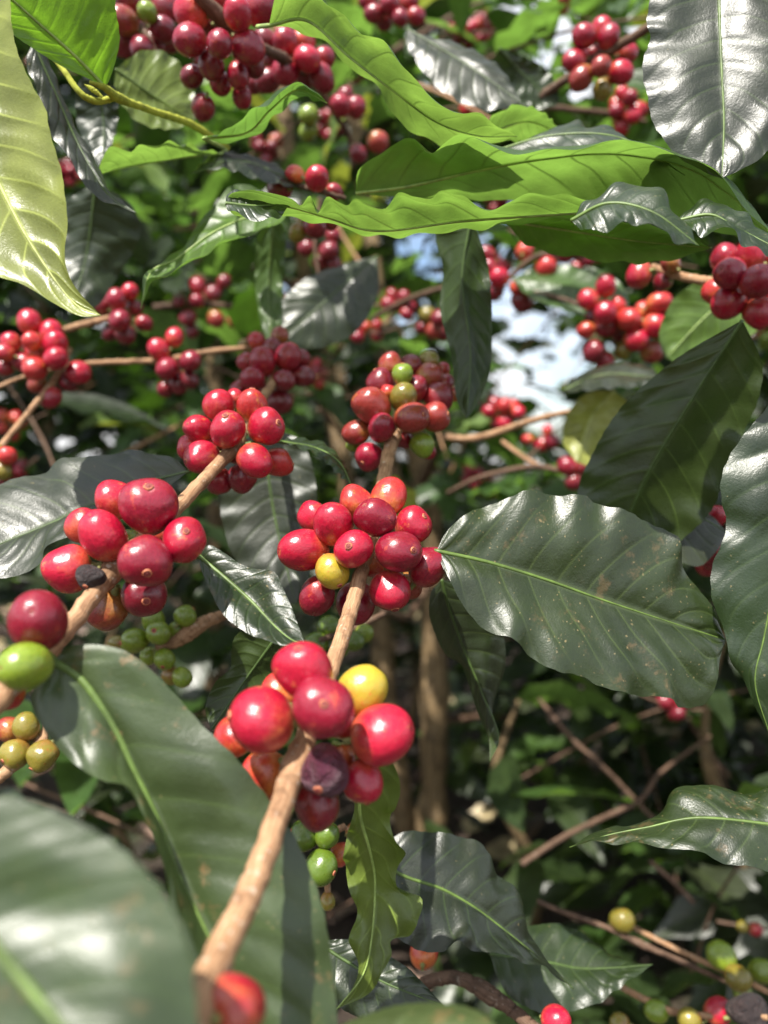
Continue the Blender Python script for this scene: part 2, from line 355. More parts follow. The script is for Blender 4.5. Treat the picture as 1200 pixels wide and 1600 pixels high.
def cluster(root, node, items, hero=True):
    """items: (x, y, diameter px, depth offset mm, colour[, navel px])"""
    nw = P(*node); n = len(items); xy = np.array([i[:2] for i in items], float); dia = np.array([i[2] for i in items], float)
    D = np.array([node[2]+i[3]*.001 for i in items])
    for _ in range(60):
        C = np.array([P(x, y, q) for (x, y), q in zip(xy, D)]); R = dia*D/FPX/2; mv = np.zeros(n)
        for i in range(n):
            for j in range(i+1, n):
                gap = np.linalg.norm(C[i]-C[j])-(R[i]+R[j])*.93
                if gap < 0:
                    s = 1 if D[i] >= D[j] else -1; mv[i] += s*min(-gap, .0012)*.5; mv[j] -= s*min(-gap, .0012)*.5
        D += mv
    for k, it in enumerate(items):
        c = P(it[0], it[1], D[k]); r = dia[k]*D[k]/FPX/2
        if len(it) > 5 and it[5]:
            u = (it[5][0]-it[0])/(it[2]/2); v = -(it[5][1]-it[1])/(it[2]/2); q = min(.97, math.hypot(u, v)); s = q/max(1e-6, math.hypot(u, v))
            u *= s; v *= s; ax = RT*u+UP*v-FW*math.sqrt(1-u*u-v*v)
        else: ax = c-nw; ax = ax/np.linalg.norm(ax)+RS.randn(3)*.18
        add_cherry(root, c, r, ax, it[4], hero, hero, COLNAME.get(it[4]))
def loose_cluster(root, node, n, dpx, spread, pal, seed=0):
    """a far cluster: n cherries packed round the node"""
    rr = np.random.RandomState(seed); nw = P(*node); r0 = dpx*node[2]/FPX/2; sp = spread*node[2]/FPX; pts = []
    for _ in range(900):
        v = rr.randn(3); v /= np.linalg.norm(v); c = v*(sp-r0)*rr.uniform(.45, 1.0); r = r0*rr.uniform(.82, 1.12)
        if all(np.linalg.norm(c-p)>(r+q)*.9 for p, q in pts): pts.append((c, r))
        if len(pts) >= n: break
    for c, r in pts: add_cherry(root, nw+c, r, c/np.linalg.norm(c), pal[rr.randint(len(pal))], False, False)
def stem(root, path, mat='tan', sides=14, nodes=(), name='stem'):
    """path: (x, y, depth, radius mm)"""
    p = np.array([np.r_[P(a, b, c), r*.001] for a, b, c, r in path]); n = max(24, len(path)*14); q = crom(p, n)
    C = q[:, :3]; R = q[:, 3].copy()
    for nd in nodes:
        w_ = P(*nd); dd = np.linalg.norm(C-w_, axis=1); R *= 1+.38*np.exp(-(dd/.006)**2)
    C = C+RS.randn(n, 3)*R[:, None]*.05
    V, F, U = tube_geo(C, R, sides, .10)
    return mesh_obj(name, V, F, BM[mat], root, np.array(root.location), U)
def branch(label, path, mat='tan', nodes=(), group=None, sides=14):
    r = empty('coffee_branch', P(*path[0][:3]), label, 'branch', group); stem(r, path, mat, sides, nodes); return r

# ================================================================== THE MIDDLE BRANCH
F = leaf
mb = branch('tan coffee branch rising from bottom centre through three cherry clusters, one shrivelled purple cherry',
    [(250, 1760, .095, 3.1), (312, 1560, .122, 3.0), (352, 1475, .136, 2.9), (408, 1350, .152, 2.7), (462, 1195, .176, 2.6), (500, 1090, .198, 2.5), (530, 1010, .214, 2.4),
     (556, 925, .232, 2.4), (575, 850, .246, 2.3), (597, 760, .268, 2.6), (612, 690, .292, 2.5), (630, 620, .325, 2.2), (645, 560, .36, 2.0)],
    'tan', nodes=[(470, 1180, .174), (575, 850, .246), (614, 680, .296)])
cluster(mb, (488, 1140, .182), [      # lowest cluster
    (474, 1046, 94, -4, 'r'), (505, 1106, 97, -14, 'c', (510, 1088)), (408, 1124, 104, -8, 'r', (360, 1113)), (566, 1077, 78, 6, 'y'),
    (597, 1148, 98, -3, 'r', (645, 1135)), (567, 1222, 70, -1, 'r', (575, 1248)), (505, 1208, 78, -10, 'p', (500, 1222)), (496, 1258, 74, 4, 'd'),
    (416, 1212, 80, 2, 'o'), (366, 1150, 66, 10, 'o'), (536, 1120, 70, 12, 'r'), (440, 1085, 70, 14, 'o'), (536, 1190, 56, 6, 'o')])
cluster(mb, (575, 850, .246), [       # sharp cluster in the middle
    (473, 859, 72, -5, 'r', (441, 861)), (520, 818, 66, -8, 'r', (513, 793)), (556, 784, 54, 2, 'o'), (607, 776, 58, 6, 'o'), (586, 808, 65, -11, 'c', (571, 790)),
    (645, 821, 58, 2, 'r', (663, 806)), (552, 858, 62, -15, 'r', (546, 852)), (519, 893, 57, -12, 'y', (532, 914)), (623, 862, 73, -14, 'c', (646, 858)),
    (668, 885, 64, -4, 'c', (686, 860)), (611, 924, 66, -9, 'r', (617, 950)), (496, 932, 58, -3, 'c'), (555, 942, 64, 4, 'c'), (490, 808, 48, 6, 'r'), (580, 880, 46, 8, 'o'), (640, 915, 44, 8, 'b')])
cluster(mb, (616, 655, .298), [       # farther cluster, still ripening
    (580, 633, 60, -8, 'b'), (644, 653, 54, -12, 'b', (662, 650)), (679, 651, 46, -4, 'b'), (597, 668, 44, -13, 'c', (601, 654)), (557, 676, 42, -2, 'b'), (577, 713, 45, -6, 'c', (566, 725)),
    (629, 684, 34, 2, 'c'), (660, 695, 38, -2, 'g'), (630, 620, 44, -8, 'l', (628, 606)), (685, 622, 48, 2, 'd'), (649, 607, 42, 2, 'd'), (594, 598, 44, 2, 'd'), (670, 588, 42, 8, 'b'),
    (629, 585, 33, 0, 'g'), (609, 569, 38, 10, 'b'), (641, 570, 36, 12, 'd'), (671, 563, 32, 16, 'l'), (695, 599, 30, 14, 'c'), (693, 576, 22, 20, 'r'), (711, 617, 22, 14, 'o'),
    (607, 613, 26, 2, 'o'), (552, 694, 24, 4, 'g'), (668, 705, 26, 8, 'c'), (640, 640, 40, 8, 'c')])
cluster(mb, (330, 1600, .118), [(362, 1577, 106, 6, 'r')])
# its big right-hand leaf
leaf([(682, 861), (760, 878), (850, 905), (940, 937), (1040, 970), (1134, 1000)],
     [(700, 828), (740, 797), (790, 780), (830, 766), (880, 774), (920, 778), (955, 792), (1000, 809), (1050, 834), (1064, 868), (1085, 910), (1112, 950)],
     [(698, 900), (720, 940), (760, 984), (800, 1000), (822, 1016), (845, 1036), (870, 1050), (910, 1056), (945, 1075), (1000, 1087), (1040, 1090), (1062, 1106), (1110, 1096), (1120, 1045)],
     (.239, .242, .248), dA=.006, dB=-.013, mat='speckled', parent=mb, cup=.05, quilt=.0020, nv=9, ruf=(.0034, 6), pet=[(600, 856, .262), (640, 858, .258), (664, 859, .248)], ribr=.0007)
# wavy leaf hanging below the lowest cluster, underside out
leaf([(566, 1180), (562, 1267), (578, 1330), (586, 1380), (581, 1463), (567, 1523), (526, 1577)],
     [(606, 1190), (623, 1215), (624, 1243), (607, 1287), (618, 1308), (634, 1332), (618, 1370), (640, 1397), (660, 1412), (643, 1460), (610, 1470), (611, 1497), (577, 1550)],
     [(545, 1215), (553, 1265), (540, 1313), (540, 1367), (556, 1420), (548, 1473), (559, 1513), (547, 1552)],
     (.20, .215, .205), dA=.002, dB=.006, up=False, mat='olive', parent=mb, cup=.10, ruf=(.0032, 6), pet=[(520, 1160, .186), (545, 1168, .19)], rib='young', ribr=.0005,
     label='wavy edged light green leaf hanging from the lowest cluster')

# ================================================================== THE LEFT BRANCH
lb = branch('tan coffee branch from the left edge with bright red clusters and one green cherry',
    [(-120, 1210, .150, 2.7), (-20, 1112, .164, 2.7), (60, 1025, .178, 2.6), (110, 975, .19, 2.5), (175, 893, .208, 2.5), (225, 842, .222, 2.4), (285, 785, .240, 2.3), (335, 732, .256, 2.3), (368, 695, .268, 2.3), (395, 640, .30, 2.1), (425, 600, .345, 1.9), (436, 560, .37, 1.8)],
    'tan', nodes=[(66, 1018, .179), (180, 888, .209), (368, 695, .268)])
cluster(lb, (66, 1018, .179), [(58, 971, 97, -8, 'c'), (37, 1040, 78, -14, 'g', (22, 1036)), (12, 1085, 50, -2, 'o')])
cluster(lb, (185, 880, .212), [
    (233, 792, 89, -4, 'c', (242, 762)), (180, 780, 62, 6, 'r'), (160, 838, 77, -6, 'r'), (129, 820, 55, 6, 'r'), (288, 845, 72, -6, 'r', (299, 829)), (227, 876, 82, -13, 'c', (241, 894)),
    (107, 890, 76, -4, 'r'), (225, 930, 68, 1, 'd', (238, 936)), (166, 950, 70, 5, 'b'), (143, 903, 46, -12, 'k'), (196, 850, 50, 12, 'g'), (250, 830, 50, 14, 'r')])
cluster(lb, (368, 690, .268), [
    (342, 634, 50, 3, 'r'), (393, 633, 50, 1, 'o', (396, 610)), (356, 671, 57, -10, 'r', (357, 653)), (415, 667, 58, -5, 'r', (437, 663)), (309, 669, 44, 0, 'r', (299, 665)), (314, 715, 55, -6, 'r', (297, 722)),
    (398, 719, 55, -10, 'r', (414, 736)), (433, 722, 48, 3, 'o'), (378, 748, 45, 4, 'd'), (343, 752, 42, 5, 'c'), (297, 699, 40, 5, 'r'), (368, 622, 30, 12, 'r'), (372, 705, 46, 9, 'd'), (330, 690, 40, 10, 'r')])
cluster(lb, (424, 590, .355), [
    (410, 565, 44, -4, 'c'), (450, 558, 44, 0, 'c'), (444, 594, 37, -6, 'd'), (473, 588, 37, 0, 'd'), (394, 592, 40, -5, 'c'), (375, 608, 32, 0, 'c'), (437, 628, 40, 2, 'd'), (400, 532, 27, 8, 'r'), (437, 525, 30, 10, 'b'), (425, 545, 36, 6, 'd'), (470, 560, 30, 8, 'd'), (415, 610, 34, 6, 'd'), (385, 565, 30, 5, 'c')], hero=False)
# large blotched leaf in front
leaf([(84, 1034), (130, 1065), (175, 1130), (210, 1205), (250, 1290), (282, 1372), (328, 1468), (400, 1610), (440, 1720)],
     [(105, 1011), (150, 1007), (205, 1022), (262, 1072), (330, 1148), (400, 1220), (450, 1290), (490, 1378), (514, 1470), (526, 1560), (520, 1660)],
     [(60, 1060), (50, 1102), (77, 1153), (115, 1192), (160, 1220), (200, 1230), (228, 1280), (258, 1365), (268, 1440), (296, 1530), (370, 1660)],
     (.176, .168, .154), dA=.003, dB=-.010, mat='blotched', parent=lb, cup=.09, quilt=.0016, nv=9, ruf=(.0022, 4), pet=[(66, 1020, .178), (75, 1026, .177)], ribr=.0011, label='large blotched green leaf crossing behind the middle branch')
# small speckled leaf
leaf([(312, 870), (356, 907), (393, 940), (430, 979), (456, 1000), (476, 1005)],
     [(326, 851), (354, 866), (380, 884), (426, 893), (440, 914), (457, 953)],
     [(314, 888), (330, 927), (348, 959), (374, 982), (408, 998), (440, 1008)],
     (.225, .218, .205), dA=.003, dB=-.008, mat='speckled', parent=lb, cup=.09, pet=[(190, 880, .213), (255, 860, .222)], ribr=.0008, ruf=(.0006, 4), label='small speckled leaf with a pale rim between the two branches')
# blue grey leaf to the left
leaf([(294, 737), (222, 756), (155, 785), (70, 822), (0, 850), (-90, 890)],
     [(268, 714), (230, 708), (195, 704), (140, 715), (92, 716), (65, 741), (0, 756), (-60, 800)],
     [(262, 760), (195, 800), (110, 835), (74, 857), (64, 878), (28, 898), (-30, 905)],
     (.262, .26, .25), dA=.016, dB=-.014, mat='bluish', parent=lb, cup=.05, quilt=.0012, nv=9, ruf=(.0012, 5), pet=[(368, 698, .27), (330, 722, .266)], rib='dark', label='dusky blue grey leaf left of the cherries')
leaf([(437, 690), (495, 701), (530, 722), (549, 758)], [(460, 684), (505, 692), (536, 722)], [(460, 697), (500, 714), (525, 738)],
     (.272, .275, .27), dA=.008, dB=-.006, mat='mature', parent=lb, pet=[(372, 696, .27), (410, 690, .272)])

# ================================================================== YOUNG TWIG, TOP LEFT
tw = branch('yellow green young twig carrying the translucent bright green leaf at the top left', [(355, 232, .335, 1.6), (300, 195, .312, 1.5), (240, 174, .29, 1.35), (185, 153, .27, 1.3), (165, 138, .262, 1.2), (140, 128, .258, .5)], 'green', nodes=[(182, 152, .27)])
stem(tw, [(182, 153, .27, 1.1), (150, 158, .266, 1.2), (125, 145, .262, 1.1), (98, 108, .262, 1.0), (60, 60, .265, .9)], 'green', name='side_stem')
stem(tw, [(160, 152, .265, .5), (145, 140, .264, .9), (132, 132, .263, .15)], 'green', name='stipule')
leaf([(164, 136), (120, 90), (60, 36), (15, -5), (-40, -60), (-80, -110)], [(172, 122), (182, 90), (187, 58), (181, 18), (172, -20), (100, -100), (0, -130)], [(140, 124), (90, 100), (42, 69), (18, 52), (-40, 5), (-80, -60)],
     (.262, .243, .224), dA=-.004, dB=.0, up=False, mat='fresh', parent=tw, cup=.04, rib='young', nv=9, ruf=(.0006, 5), label='bright yellow green translucent leaf seen from below')
leaf([(52, 66), (84, 140), (115, 210), (145, 268), (176, 310), (214, 333)], [(70, 80), (98, 150), (122, 205), (150, 250), (170, 295)], [(42, 100), (70, 170), (84, 215), (118, 262), (133, 292), (160, 312)],
     (.268, .275, .27), dA=.004, dB=-.006, mat='bluish', parent=tw, cup=.12, rib='dark', ruf=(.0012, 6), label='folded grey green drooping leaf')

# ================================================================== LEAVES WHOSE BRANCH IS OUT OF SIGHT
leaf([(-75, -60), (-62, 90), (-32, 210), (0, 289), (49, 382), (112, 470), (157, 493)],
     [(-10, -50), (16, 0), (21, 60), (48, 128), (72, 172), (80, 212), (100, 288), (105, 350), (101, 386), (112, 440)],
     [(-190, 40), (-190, 190), (-130, 330), (-60, 412), (0, 433), (38, 446), (85, 474), (125, 494)],
     (.215, .215, .21), dA=-.004, dB=-.006, up=False, mat='pale', label='large pale yellow green leaf hanging down the left edge with raised veins', cup=.05, quilt=.0015, nv=11, rib='pale', ruf=(.001, 7), ribr=.0008)
leaf([(420, 40), (480, 32), (545, 88), (612, 140), (680, 190), (745, 212), (808, 213)],
     [(440, -25), (500, -10), (530, 25), (565, 52), (606, 63), (640, 122), (692, 164), (755, 184)], [(480, 52), (540, 96), (590, 142), (622, 182), (655, 216), (710, 229), (765, 225)],
     (.26, .25, .27), dA=-.022, dB=.02, up=False, mat='young', label='curving green leaf at the top centre showing its underside above the horizontal leaf', cup=.10, ruf=(.0020, 5), rib='young', pet=[(402, 42, .268)], nv=9)
leaf([(752, 214), (820, 190), (878, 209)], [(770, 182), (810, 164), (852, 178)], [(770, 216), (830, 222)], (.30, .31, .32), dA=-.015, dB=.015, up=False, mat='young', label='short green leaf end poking up behind the curving top leaf')
leaf([(556, 302), (640, 291), (740, 268), (840, 250), (950, 240), (1060, 258), (1130, 297), (1210, 368)],
     [(561, 264), (600, 236), (645, 219), (672, 237), (715, 211), (765, 227), (830, 241), (900, 229), (985, 222), (1062, 240), (1132, 283), (1165, 325)],
     [(600, 307), (700, 308), (800, 315), (890, 326), (960, 338), (1040, 350), (1120, 366)],
     (.275, .262, .25), dA=-.03, dB=.024, up=False, mat='young', label='broad horizontal green leaf with a scalloped upper edge, underside and side veins showing', cup=.05, ruf=(.0016, 6), quilt=.0022, nv=11, rib='young')
leaf([(775, 236), (850, 214), (930, 209), (990, 224), (1070, 274)], [(820, 222), (862, 203), (902, 186), (918, 203), (952, 194), (975, 215)], [(850, 240), (920, 234), (985, 229), (1022, 246)],
     (.30, .285, .25), dA=.018, dB=-.006, mat='mature', label='silvery leaf top with two points lying on the broad horizontal leaf', cup=.03, ruf=(.001, 6))
leaf([(1010, 334), (930, 332), (850, 336), (720, 346), (590, 361), (510, 340), (440, 322), (352, 316)],
     [(940, 316), (905, 309), (870, 306), (832, 300), (798, 317), (768, 325), (742, 322), (720, 305), (692, 296), (674, 313), (648, 306), (622, 300), (603, 329), (576, 317), (556, 310), (543, 325), (528, 316), (511, 306), (497, 331), (484, 309), (470, 324), (456, 309), (420, 300), (390, 298), (362, 302)],
     [(940, 340), (860, 344), (760, 356), (660, 366), (590, 370), (520, 352), (450, 340), (372, 338)],
     (.235, .232, .225), 2, dA=-.014, dB=.022, up=False, mat='young', label='crinkled narrow leaf seen edge on with curly frilled margin, below the broad horizontal leaf', cup=.05, ruf=(.0012, 9), quilt=.0006, rib='young')
leaf([(352, 318), (400, 322), (455, 318)], [(358, 302), (400, 300), (440, 310)], [(362, 332), (410, 345), (445, 332)], (.222, .224, .228), dA=.006, dB=-.006, mat='mature', label='small grey green leaf tip at the left end of the crinkled leaf', ruf=(.0015, 3))
leaf([(786, 344), (900, 362), (1000, 377), (1112, 387)], [(850, 334), (930, 340), (1030, 356)], [(830, 386), (900, 402), (980, 411), (1050, 406)],
     (.262, .265, .26), dA=-.02, dB=.016, up=False, mat='young', label='translucent bright green leaf under the crinkled leaf, veins showing', cup=.06, ruf=(.0012, 6))
leaf([(892, 345), (950, 318), (1020, 332), (1092, 384)], [(915, 318), (970, 287), (1030, 298), (1066, 345)], [(915, 360), (955, 358), (1000, 346), (1050, 372)],
     (.215, .205, .20), dA=.008, dB=-.006, mat='mature', label='blurred silvery leaf curling forward in front of the broad horizontal leaf', cup=.06, ruf=(.002, 4))
leaf([(1058, 345), (1110, 336), (1150, 356), (1230, 396)], [(1080, 322), (1126, 314), (1164, 338), (1200, 366)], [(1090, 366), (1135, 358), (1172, 386), (1205, 400)],
     (.235, .228, .22), dA=.008, dB=-.008, mat='mature', label='silvery wavy leaf at the right edge above the cherries', ruf=(.002, 4))
leaf([(1122, -70), (1124, 20), (1127, 100), (1131, 190), (1128, 279)],
     [(1050, -60), (1022, -20), (1010, 36), (1016, 60), (1004, 100), (1010, 145), (1020, 188), (1045, 230), (1090, 264)], [(1200, -60), (1235, -10), (1262, 80), (1240, 160), (1196, 240), (1158, 264)],
     (.256, .248, .241), dA=.006, dB=-.006, mat='bluish', label='large silvery sheened leaf hanging at the top right corner', cup=.05, quilt=.0007, nv=9, ruf=(.0014, 8), rib='upper')
leaf([(318, 216), (385, 207), (422, 172), (465, 140), (511, 161)], [(355, 203), (374, 187), (413, 163), (460, 133), (490, 140)], [(345, 222), (374, 221), (412, 202), (432, 180), (452, 160), (482, 154)],
     (.285, .275, .26), dA=-.012, dB=.01, up=False, mat='young', label='curled bright green leaf with a silver tip below the top cherries', cup=.1, ruf=(.0016, 4), pet=[(350, 232, .33), (335, 224, .30)])
leaf([(346, 240), (300, 244), (250, 252), (195, 262), (148, 275)], [(312, 232), (283, 224), (228, 227), (208, 237), (192, 229), (172, 232)], [(312, 240), (260, 246), (200, 252), (165, 264)],
     (.325, .305, .285), dA=-.02, dB=.02, up=False, mat='young', label='narrow green leaf with a scalloped edge beside the young twig', ruf=(.002, 5), pet=[(355, 233, .335)])
leaf([(475, 294), (420, 266), (362, 250), (298, 272)], [(440, 262), (395, 245), (345, 238), (315, 255)], [(445, 290), (400, 280), (350, 264)], (.34, .33, .31), dA=.01, dB=-.01, mat='dark', label='dark slender leaf with a pale upturned tip under the young twig')
leaf([(458, 322), (392, 338), (330, 365), (275, 405), (236, 425), (220, 482)], [(420, 300), (361, 292), (315, 346), (268, 402), (230, 424)], [(430, 352), (360, 375), (308, 402), (262, 428), (232, 440)],
     (.315, .30, .29), dA=.012, dB=-.014, up=False, mat='young', label='rolled leaf with a bright green lower edge and drooping hooked tip', cup=.12, ruf=(.0016, 5))
leaf([(180, 108), (240, 150), (304, 190)], [(225, 78), (272, 90), (302, 140)], [(182, 150), (218, 192), (268, 202)], (.33, .34, .35), dA=.01, dB=-.01, up=False, mat='olive', label='olive green leaf underside below the small top left cherries')
leaf([(735, 345), (722, 440), (735, 550), (729, 655)], [(682, 362), (692, 420), (688, 485), (706, 560), (713, 622)], [(752, 380), (765, 430), (769, 520), (765, 582), (747, 630)],
     (.30, .305, .30), dA=.006, dB=.002, up=False, mat='dark', label='long dark leaf hanging straight down in front of the bright sky gap', cup=.08, ruf=(.0014, 4), rib='dark')
leaf([(150, 285), (135, 400), (108, 492)], [(102, 320), (92, 390), (95, 450)], [(205, 320), (218, 370), (185, 430), (150, 480)], (.36, .37, .36), dA=.0, dB=.01, mat='dark', label='dull dark leaf hanging behind the pale yellow green leaf')
leaf([(150, 110), (162, 190), (159, 266)], [(122, 130), (120, 190), (142, 245)], [(182, 135), (184, 190), (172, 235)], (.33, .34, .335), mat='dark', label='pointed dark leaf hanging behind the young twig')
leaf([(428, 340), (420, 440), (424, 545)], [(404, 365), (398, 440), (410, 515)], [(446, 365), (442, 440), (440, 510)], (.37, .38, .375), up=False, mat='mature', label='narrow olive leaf hanging straight down left of the trunk')
leaf([(590, 400), (520, 460), (440, 530)], [(530, 415), (470, 440), (430, 490)], [(590, 460), (555, 520), (490, 545)], (.44, .43, .42), mat='dark', label='broad dull grey leaf in the middle distance above the ripening cluster')
leaf([(1160, 500), (1090, 610), (1010, 745), (955, 880)], [(1075, 548), (1022, 588), (966, 642), (922, 716), (902, 772), (915, 830)], [(1190, 566), (1185, 624), (1160, 680), (1128, 760), (1105, 806), (1040, 860)],
     (.262, .285, .305), dA=.012, dB=-.004, up=False, mat='dark', label='big dark green leaf underside at the right below the edge cherries', cup=.04, nv=9, rib='dark')
leaf([(1310, 560), (1265, 770), (1216, 900), (1193, 1000), (1180, 1068), (1204, 1152)],
     [(1230, 600), (1194, 642), (1160, 682), (1128, 740), (1127, 782), (1136, 820), (1115, 880), (1111, 932), (1131, 982), (1140, 1030), (1160, 1058), (1176, 1096)], [(1370, 700), (1350, 900), (1292, 1020), (1232, 1092)],
     (.245, .238, .235), dA=.006, dB=.0, mat='mature', label='dark green leaf with a wavy margin cut by the right edge, tip curled under', cup=.05, quilt=.0013, nv=9, ruf=(.0014, 7))
leaf([(896, 800), (1000, 815), (1080, 806), (1138, 832)], [(912, 768), (960, 776), (1003, 764), (1052, 780), (1104, 802)], [(960, 850), (1040, 872), (1082, 886), (1112, 870)], (.31, .305, .30), dA=.016, dB=-.012, mat='bluish', label='silver edged leaf tucked behind the big right hand leaf', ruf=(.0018, 4), quilt=.001)
leaf([(690, 905), (700, 945), (724, 1013), (753, 1082), (779, 1150), (765, 1190)], [(672, 930), (673, 972), (696, 1022), (722, 1042), (745, 1110), (768, 1170)], [(770, 930), (788, 1000), (789, 1046), (778, 1078), (764, 1130)],
     (.268, .275, .27), dA=.008, dB=.006, mat='dark', label='drooping dark leaf below the big right hand leaf with a twisted tip', cup=.14, ruf=(.0012, 4), rib='dark')
leaf([(440, 985), (385, 1060), (330, 1140)], [(375, 988), (362, 1017), (359, 1045), (340, 1062), (326, 1086), (321, 1112)], [(470, 1040), (430, 1100), (380, 1140)], (.25, .255, .25), up=False, mat='dark', label='dark leaf underside with a thin pale wavy rim behind the lowest cluster', ruf=(.0012, 5))
leaf([(-150, 1300), (-85, 1390), (-20, 1466), (60, 1562), (200, 1730)], [(-80, 1262), (0, 1247), (60, 1257), (130, 1289), (200, 1335), (256, 1395), (290, 1470), (306, 1560), (300, 1660)], [(-200, 1450), (-130, 1600), (-10, 1740)],
     (.104, .098, .089), dA=.007, dB=-.002, mat='blotched', label='big out of focus leaf filling the bottom left corner', cup=.03, ruf=(.0003, 4), quilt=.0003, ribr=.0014)
leaf([(470, 1690), (640, 1672), (820, 1640)], [(520, 1610), (600, 1577), (682, 1566), (748, 1582)], [(560, 1760), (720, 1750)], (.135, .13, .13), dA=.015, dB=-.01, mat='blotched', label='blurred pale green leaf edge along the bottom centre', ruf=(.0004, 3))
leaf([(588, 1345), (634, 1370), (688, 1388), (740, 1417), (793, 1457), (836, 1492), (896, 1545)], [(610, 1312), (648, 1298), (735, 1310), (758, 1328), (778, 1362), (808, 1394), (822, 1447), (842, 1488)],
     [(598, 1440), (640, 1478), (688, 1488), (714, 1470), (742, 1484), (788, 1493), (834, 1506), (868, 1525)], (.265, .265, .27), dA=.014, dB=-.014, mat='bluish', label='dark bluish glossy leaf with ragged wavy edge and long drip tip, lower centre', cup=.06, quilt=.0012, ruf=(.002, 6), rib='upper', nv=9)
leaf([(765, 1490), (853, 1503), (905, 1513), (960, 1512), (1020, 1507)], [(790, 1460), (828, 1447), (868, 1443), (908, 1457), (953, 1489), (988, 1505)], [(790, 1550), (853, 1584), (933, 1568), (962, 1547), (990, 1528)],
     (.30, .30, .30), dA=.014, dB=-.012, mat='mature', label='dark green pointed leaf behind the drip tip near the bottom', cup=.08, rib='dark')
leaf([(490, 1470), (590, 1530), (694, 1572)], [(560, 1470), (628, 1506), (660, 1535)], [(500, 1540), (560, 1590), (640, 1590)], (.256, .25, .245), dA=.004, dB=-.004, mat='dark', label='grey glossy leaf partly hidden behind the wavy light green leaf', rib='dark')
leaf([(1310, 1305), (1200, 1288), (1090, 1278), (1010, 1293), (950, 1305), (890, 1324)], [(1260, 1246), (1200, 1230), (1170, 1243), (1113, 1227), (1070, 1227), (1047, 1244), (1030, 1274), (987, 1294), (960, 1288), (927, 1303)],
     [(1260, 1380), (1200, 1362), (1130, 1347), (1093, 1332), (1033, 1323), (967, 1317), (923, 1316)], (.226, .233, .241), dA=.012, dB=-.011, mat='speckled', label='sunlit green leaf pointing left from the right edge with a drawn out tip', cup=.06, quilt=.0014, ruf=(.0012, 5), nv=8)
leaf([(410, 665), (428, 800), (462, 945)], [(350, 720), (342, 780), (365, 870), (420, 930)], [(470, 690), (494, 760), (490, 860), (480, 910)], (.33, .325, .315), mat='bluish', label='hazy grey green leaf behind the gap between the two branches', cup=.04, rib='dark')
leaf([(875, 612), (944, 585), (1035, 590)], [(900, 588), (950, 570), (1005, 570)], [(900, 612), (960, 606), (1010, 604)], (.43, .42, .41), dA=.02, dB=-.02, mat='bluish', label='grey leaf lying flat to the right of the sky gap')
leaf([(960, 610), (925, 650), (900, 722)], [(915, 615), (885, 650), (880, 690)], [(985, 640), (960, 690), (925, 725)], (.44, .44, .43), up=False, mat='pale', label='pale green blurred leaf beside the big dark leaf')
leaf([(800, 435), (900, 450), (985, 490)], [(850, 415), (930, 420), (975, 450)], [(830, 465), (900, 490), (950, 500)], (.5, .49, .48), dA=.01, dB=-.01, up=False, mat='mature', label='dull green leaf behind the right hand bunch of small cherries')
leaf([(1230, 420), (1120, 480), (1040, 560)], [(1140, 420), (1060, 460), (1030, 520)], [(1200, 500), (1130, 550), (1080, 570)], (.37, .38, .38), up=False, mat='young', label='green leaf glowing between the edge cherries and the big dark leaf')
leaf([(636, 45), (720, 95), (815, 160)], [(660, 55), (720, 70), (780, 105)], [(640, 80), (690, 142), (760, 172)], (.37, .36, .35), dA=.008, dB=-.008, mat='bluish', label='blurred silver grey leaf near the top, left of the hanging branch', rib='dark')
leaf([(780, 75), (820, 120), (870, 165)], [(800, 80), (850, 105), (872, 140)], [(765, 110), (790, 150), (835, 170)], (.42, .43, .43), up=False, mat='dark', label='small dark leaf between the silver grey leaf and the hanging branch')

# ================================================================== OTHER BRANCHES
b = branch('grey brown twig at the top bearing the largest mass of dark red cherries', [(290, -30, .30, 3.0), (345, 28, .315, 2.6), (395, 66, .335, 2.2), (440, 90, .36, 2.0), (500, 130, .39, 1.6)], 'brown', nodes=[(345, 28, .315), (440, 90, .36)])
cluster(b, (350, 40, .315), [(300, 18, 55, 0, 'r'), (297, 62, 52, -8, 'c'), (343, 68, 44, -12, 'c', (345, 82)), (388, 74, 52, -4, 'c'), (372, 22, 46, -12, 'r', (374, 8)), (410, 14, 56, 0, 'c'), (330, 103, 40, 2, 'd'), (352, -5, 50, 6, 'c'), (395, 100, 40, 8, 'd'), (372, 118, 38, 8, 'c'), (345, 130, 36, 14, 'c'), (317, 168, 38, 20, 'd'), (300, 120, 34, 14, 'd'), (378, 152, 32, 20, 'c'), (325, 40, 40, 10, 'd')], hero=False)
cluster(b, (468, 92, .375), [(446, 66, 42, -6, 'c'), (480, 92, 42, -8, 'r'), (446, 112, 42, -6, 'c'), (474, 64, 38, 2, 'r'), (503, 122, 42, -4, 'c'), (507, 90, 32, 4, 'c'), (418, 126, 38, 4, 'd'), (428, 90, 34, 6, 'd'), (414, 64, 36, 4, 'd'), (478, 118, 36, 8, 'd'), (395, 130, 34, 10, 'd')], hero=False)
b = branch('dim twig in the top left corner with dark cherries and one small green one', [(170, -30, .38, 1.8), (215, 30, .375, 1.7), (232, 60, .37, 1.6), (250, 95, .37, 1.2)], 'brown')
cluster(b, (225, 42, .372), [(200, 0, 46, -4, 'd'), (230, 19, 32, -8, 'g'), (192, 32, 44, -4, 'b'), (197, 66, 44, -2, 'd'), (222, 76, 38, -6, 'd'), (240, 70, 38, 0, 'd'), (260, 14, 46, 2, 'd'), (255, 46, 42, -4, 'd', (256, 46)), (225, 45, 36, 6, 'd'), (265, 64, 34, 6, 'd'), (235, -6, 36, 6, 'c')], hero=False)
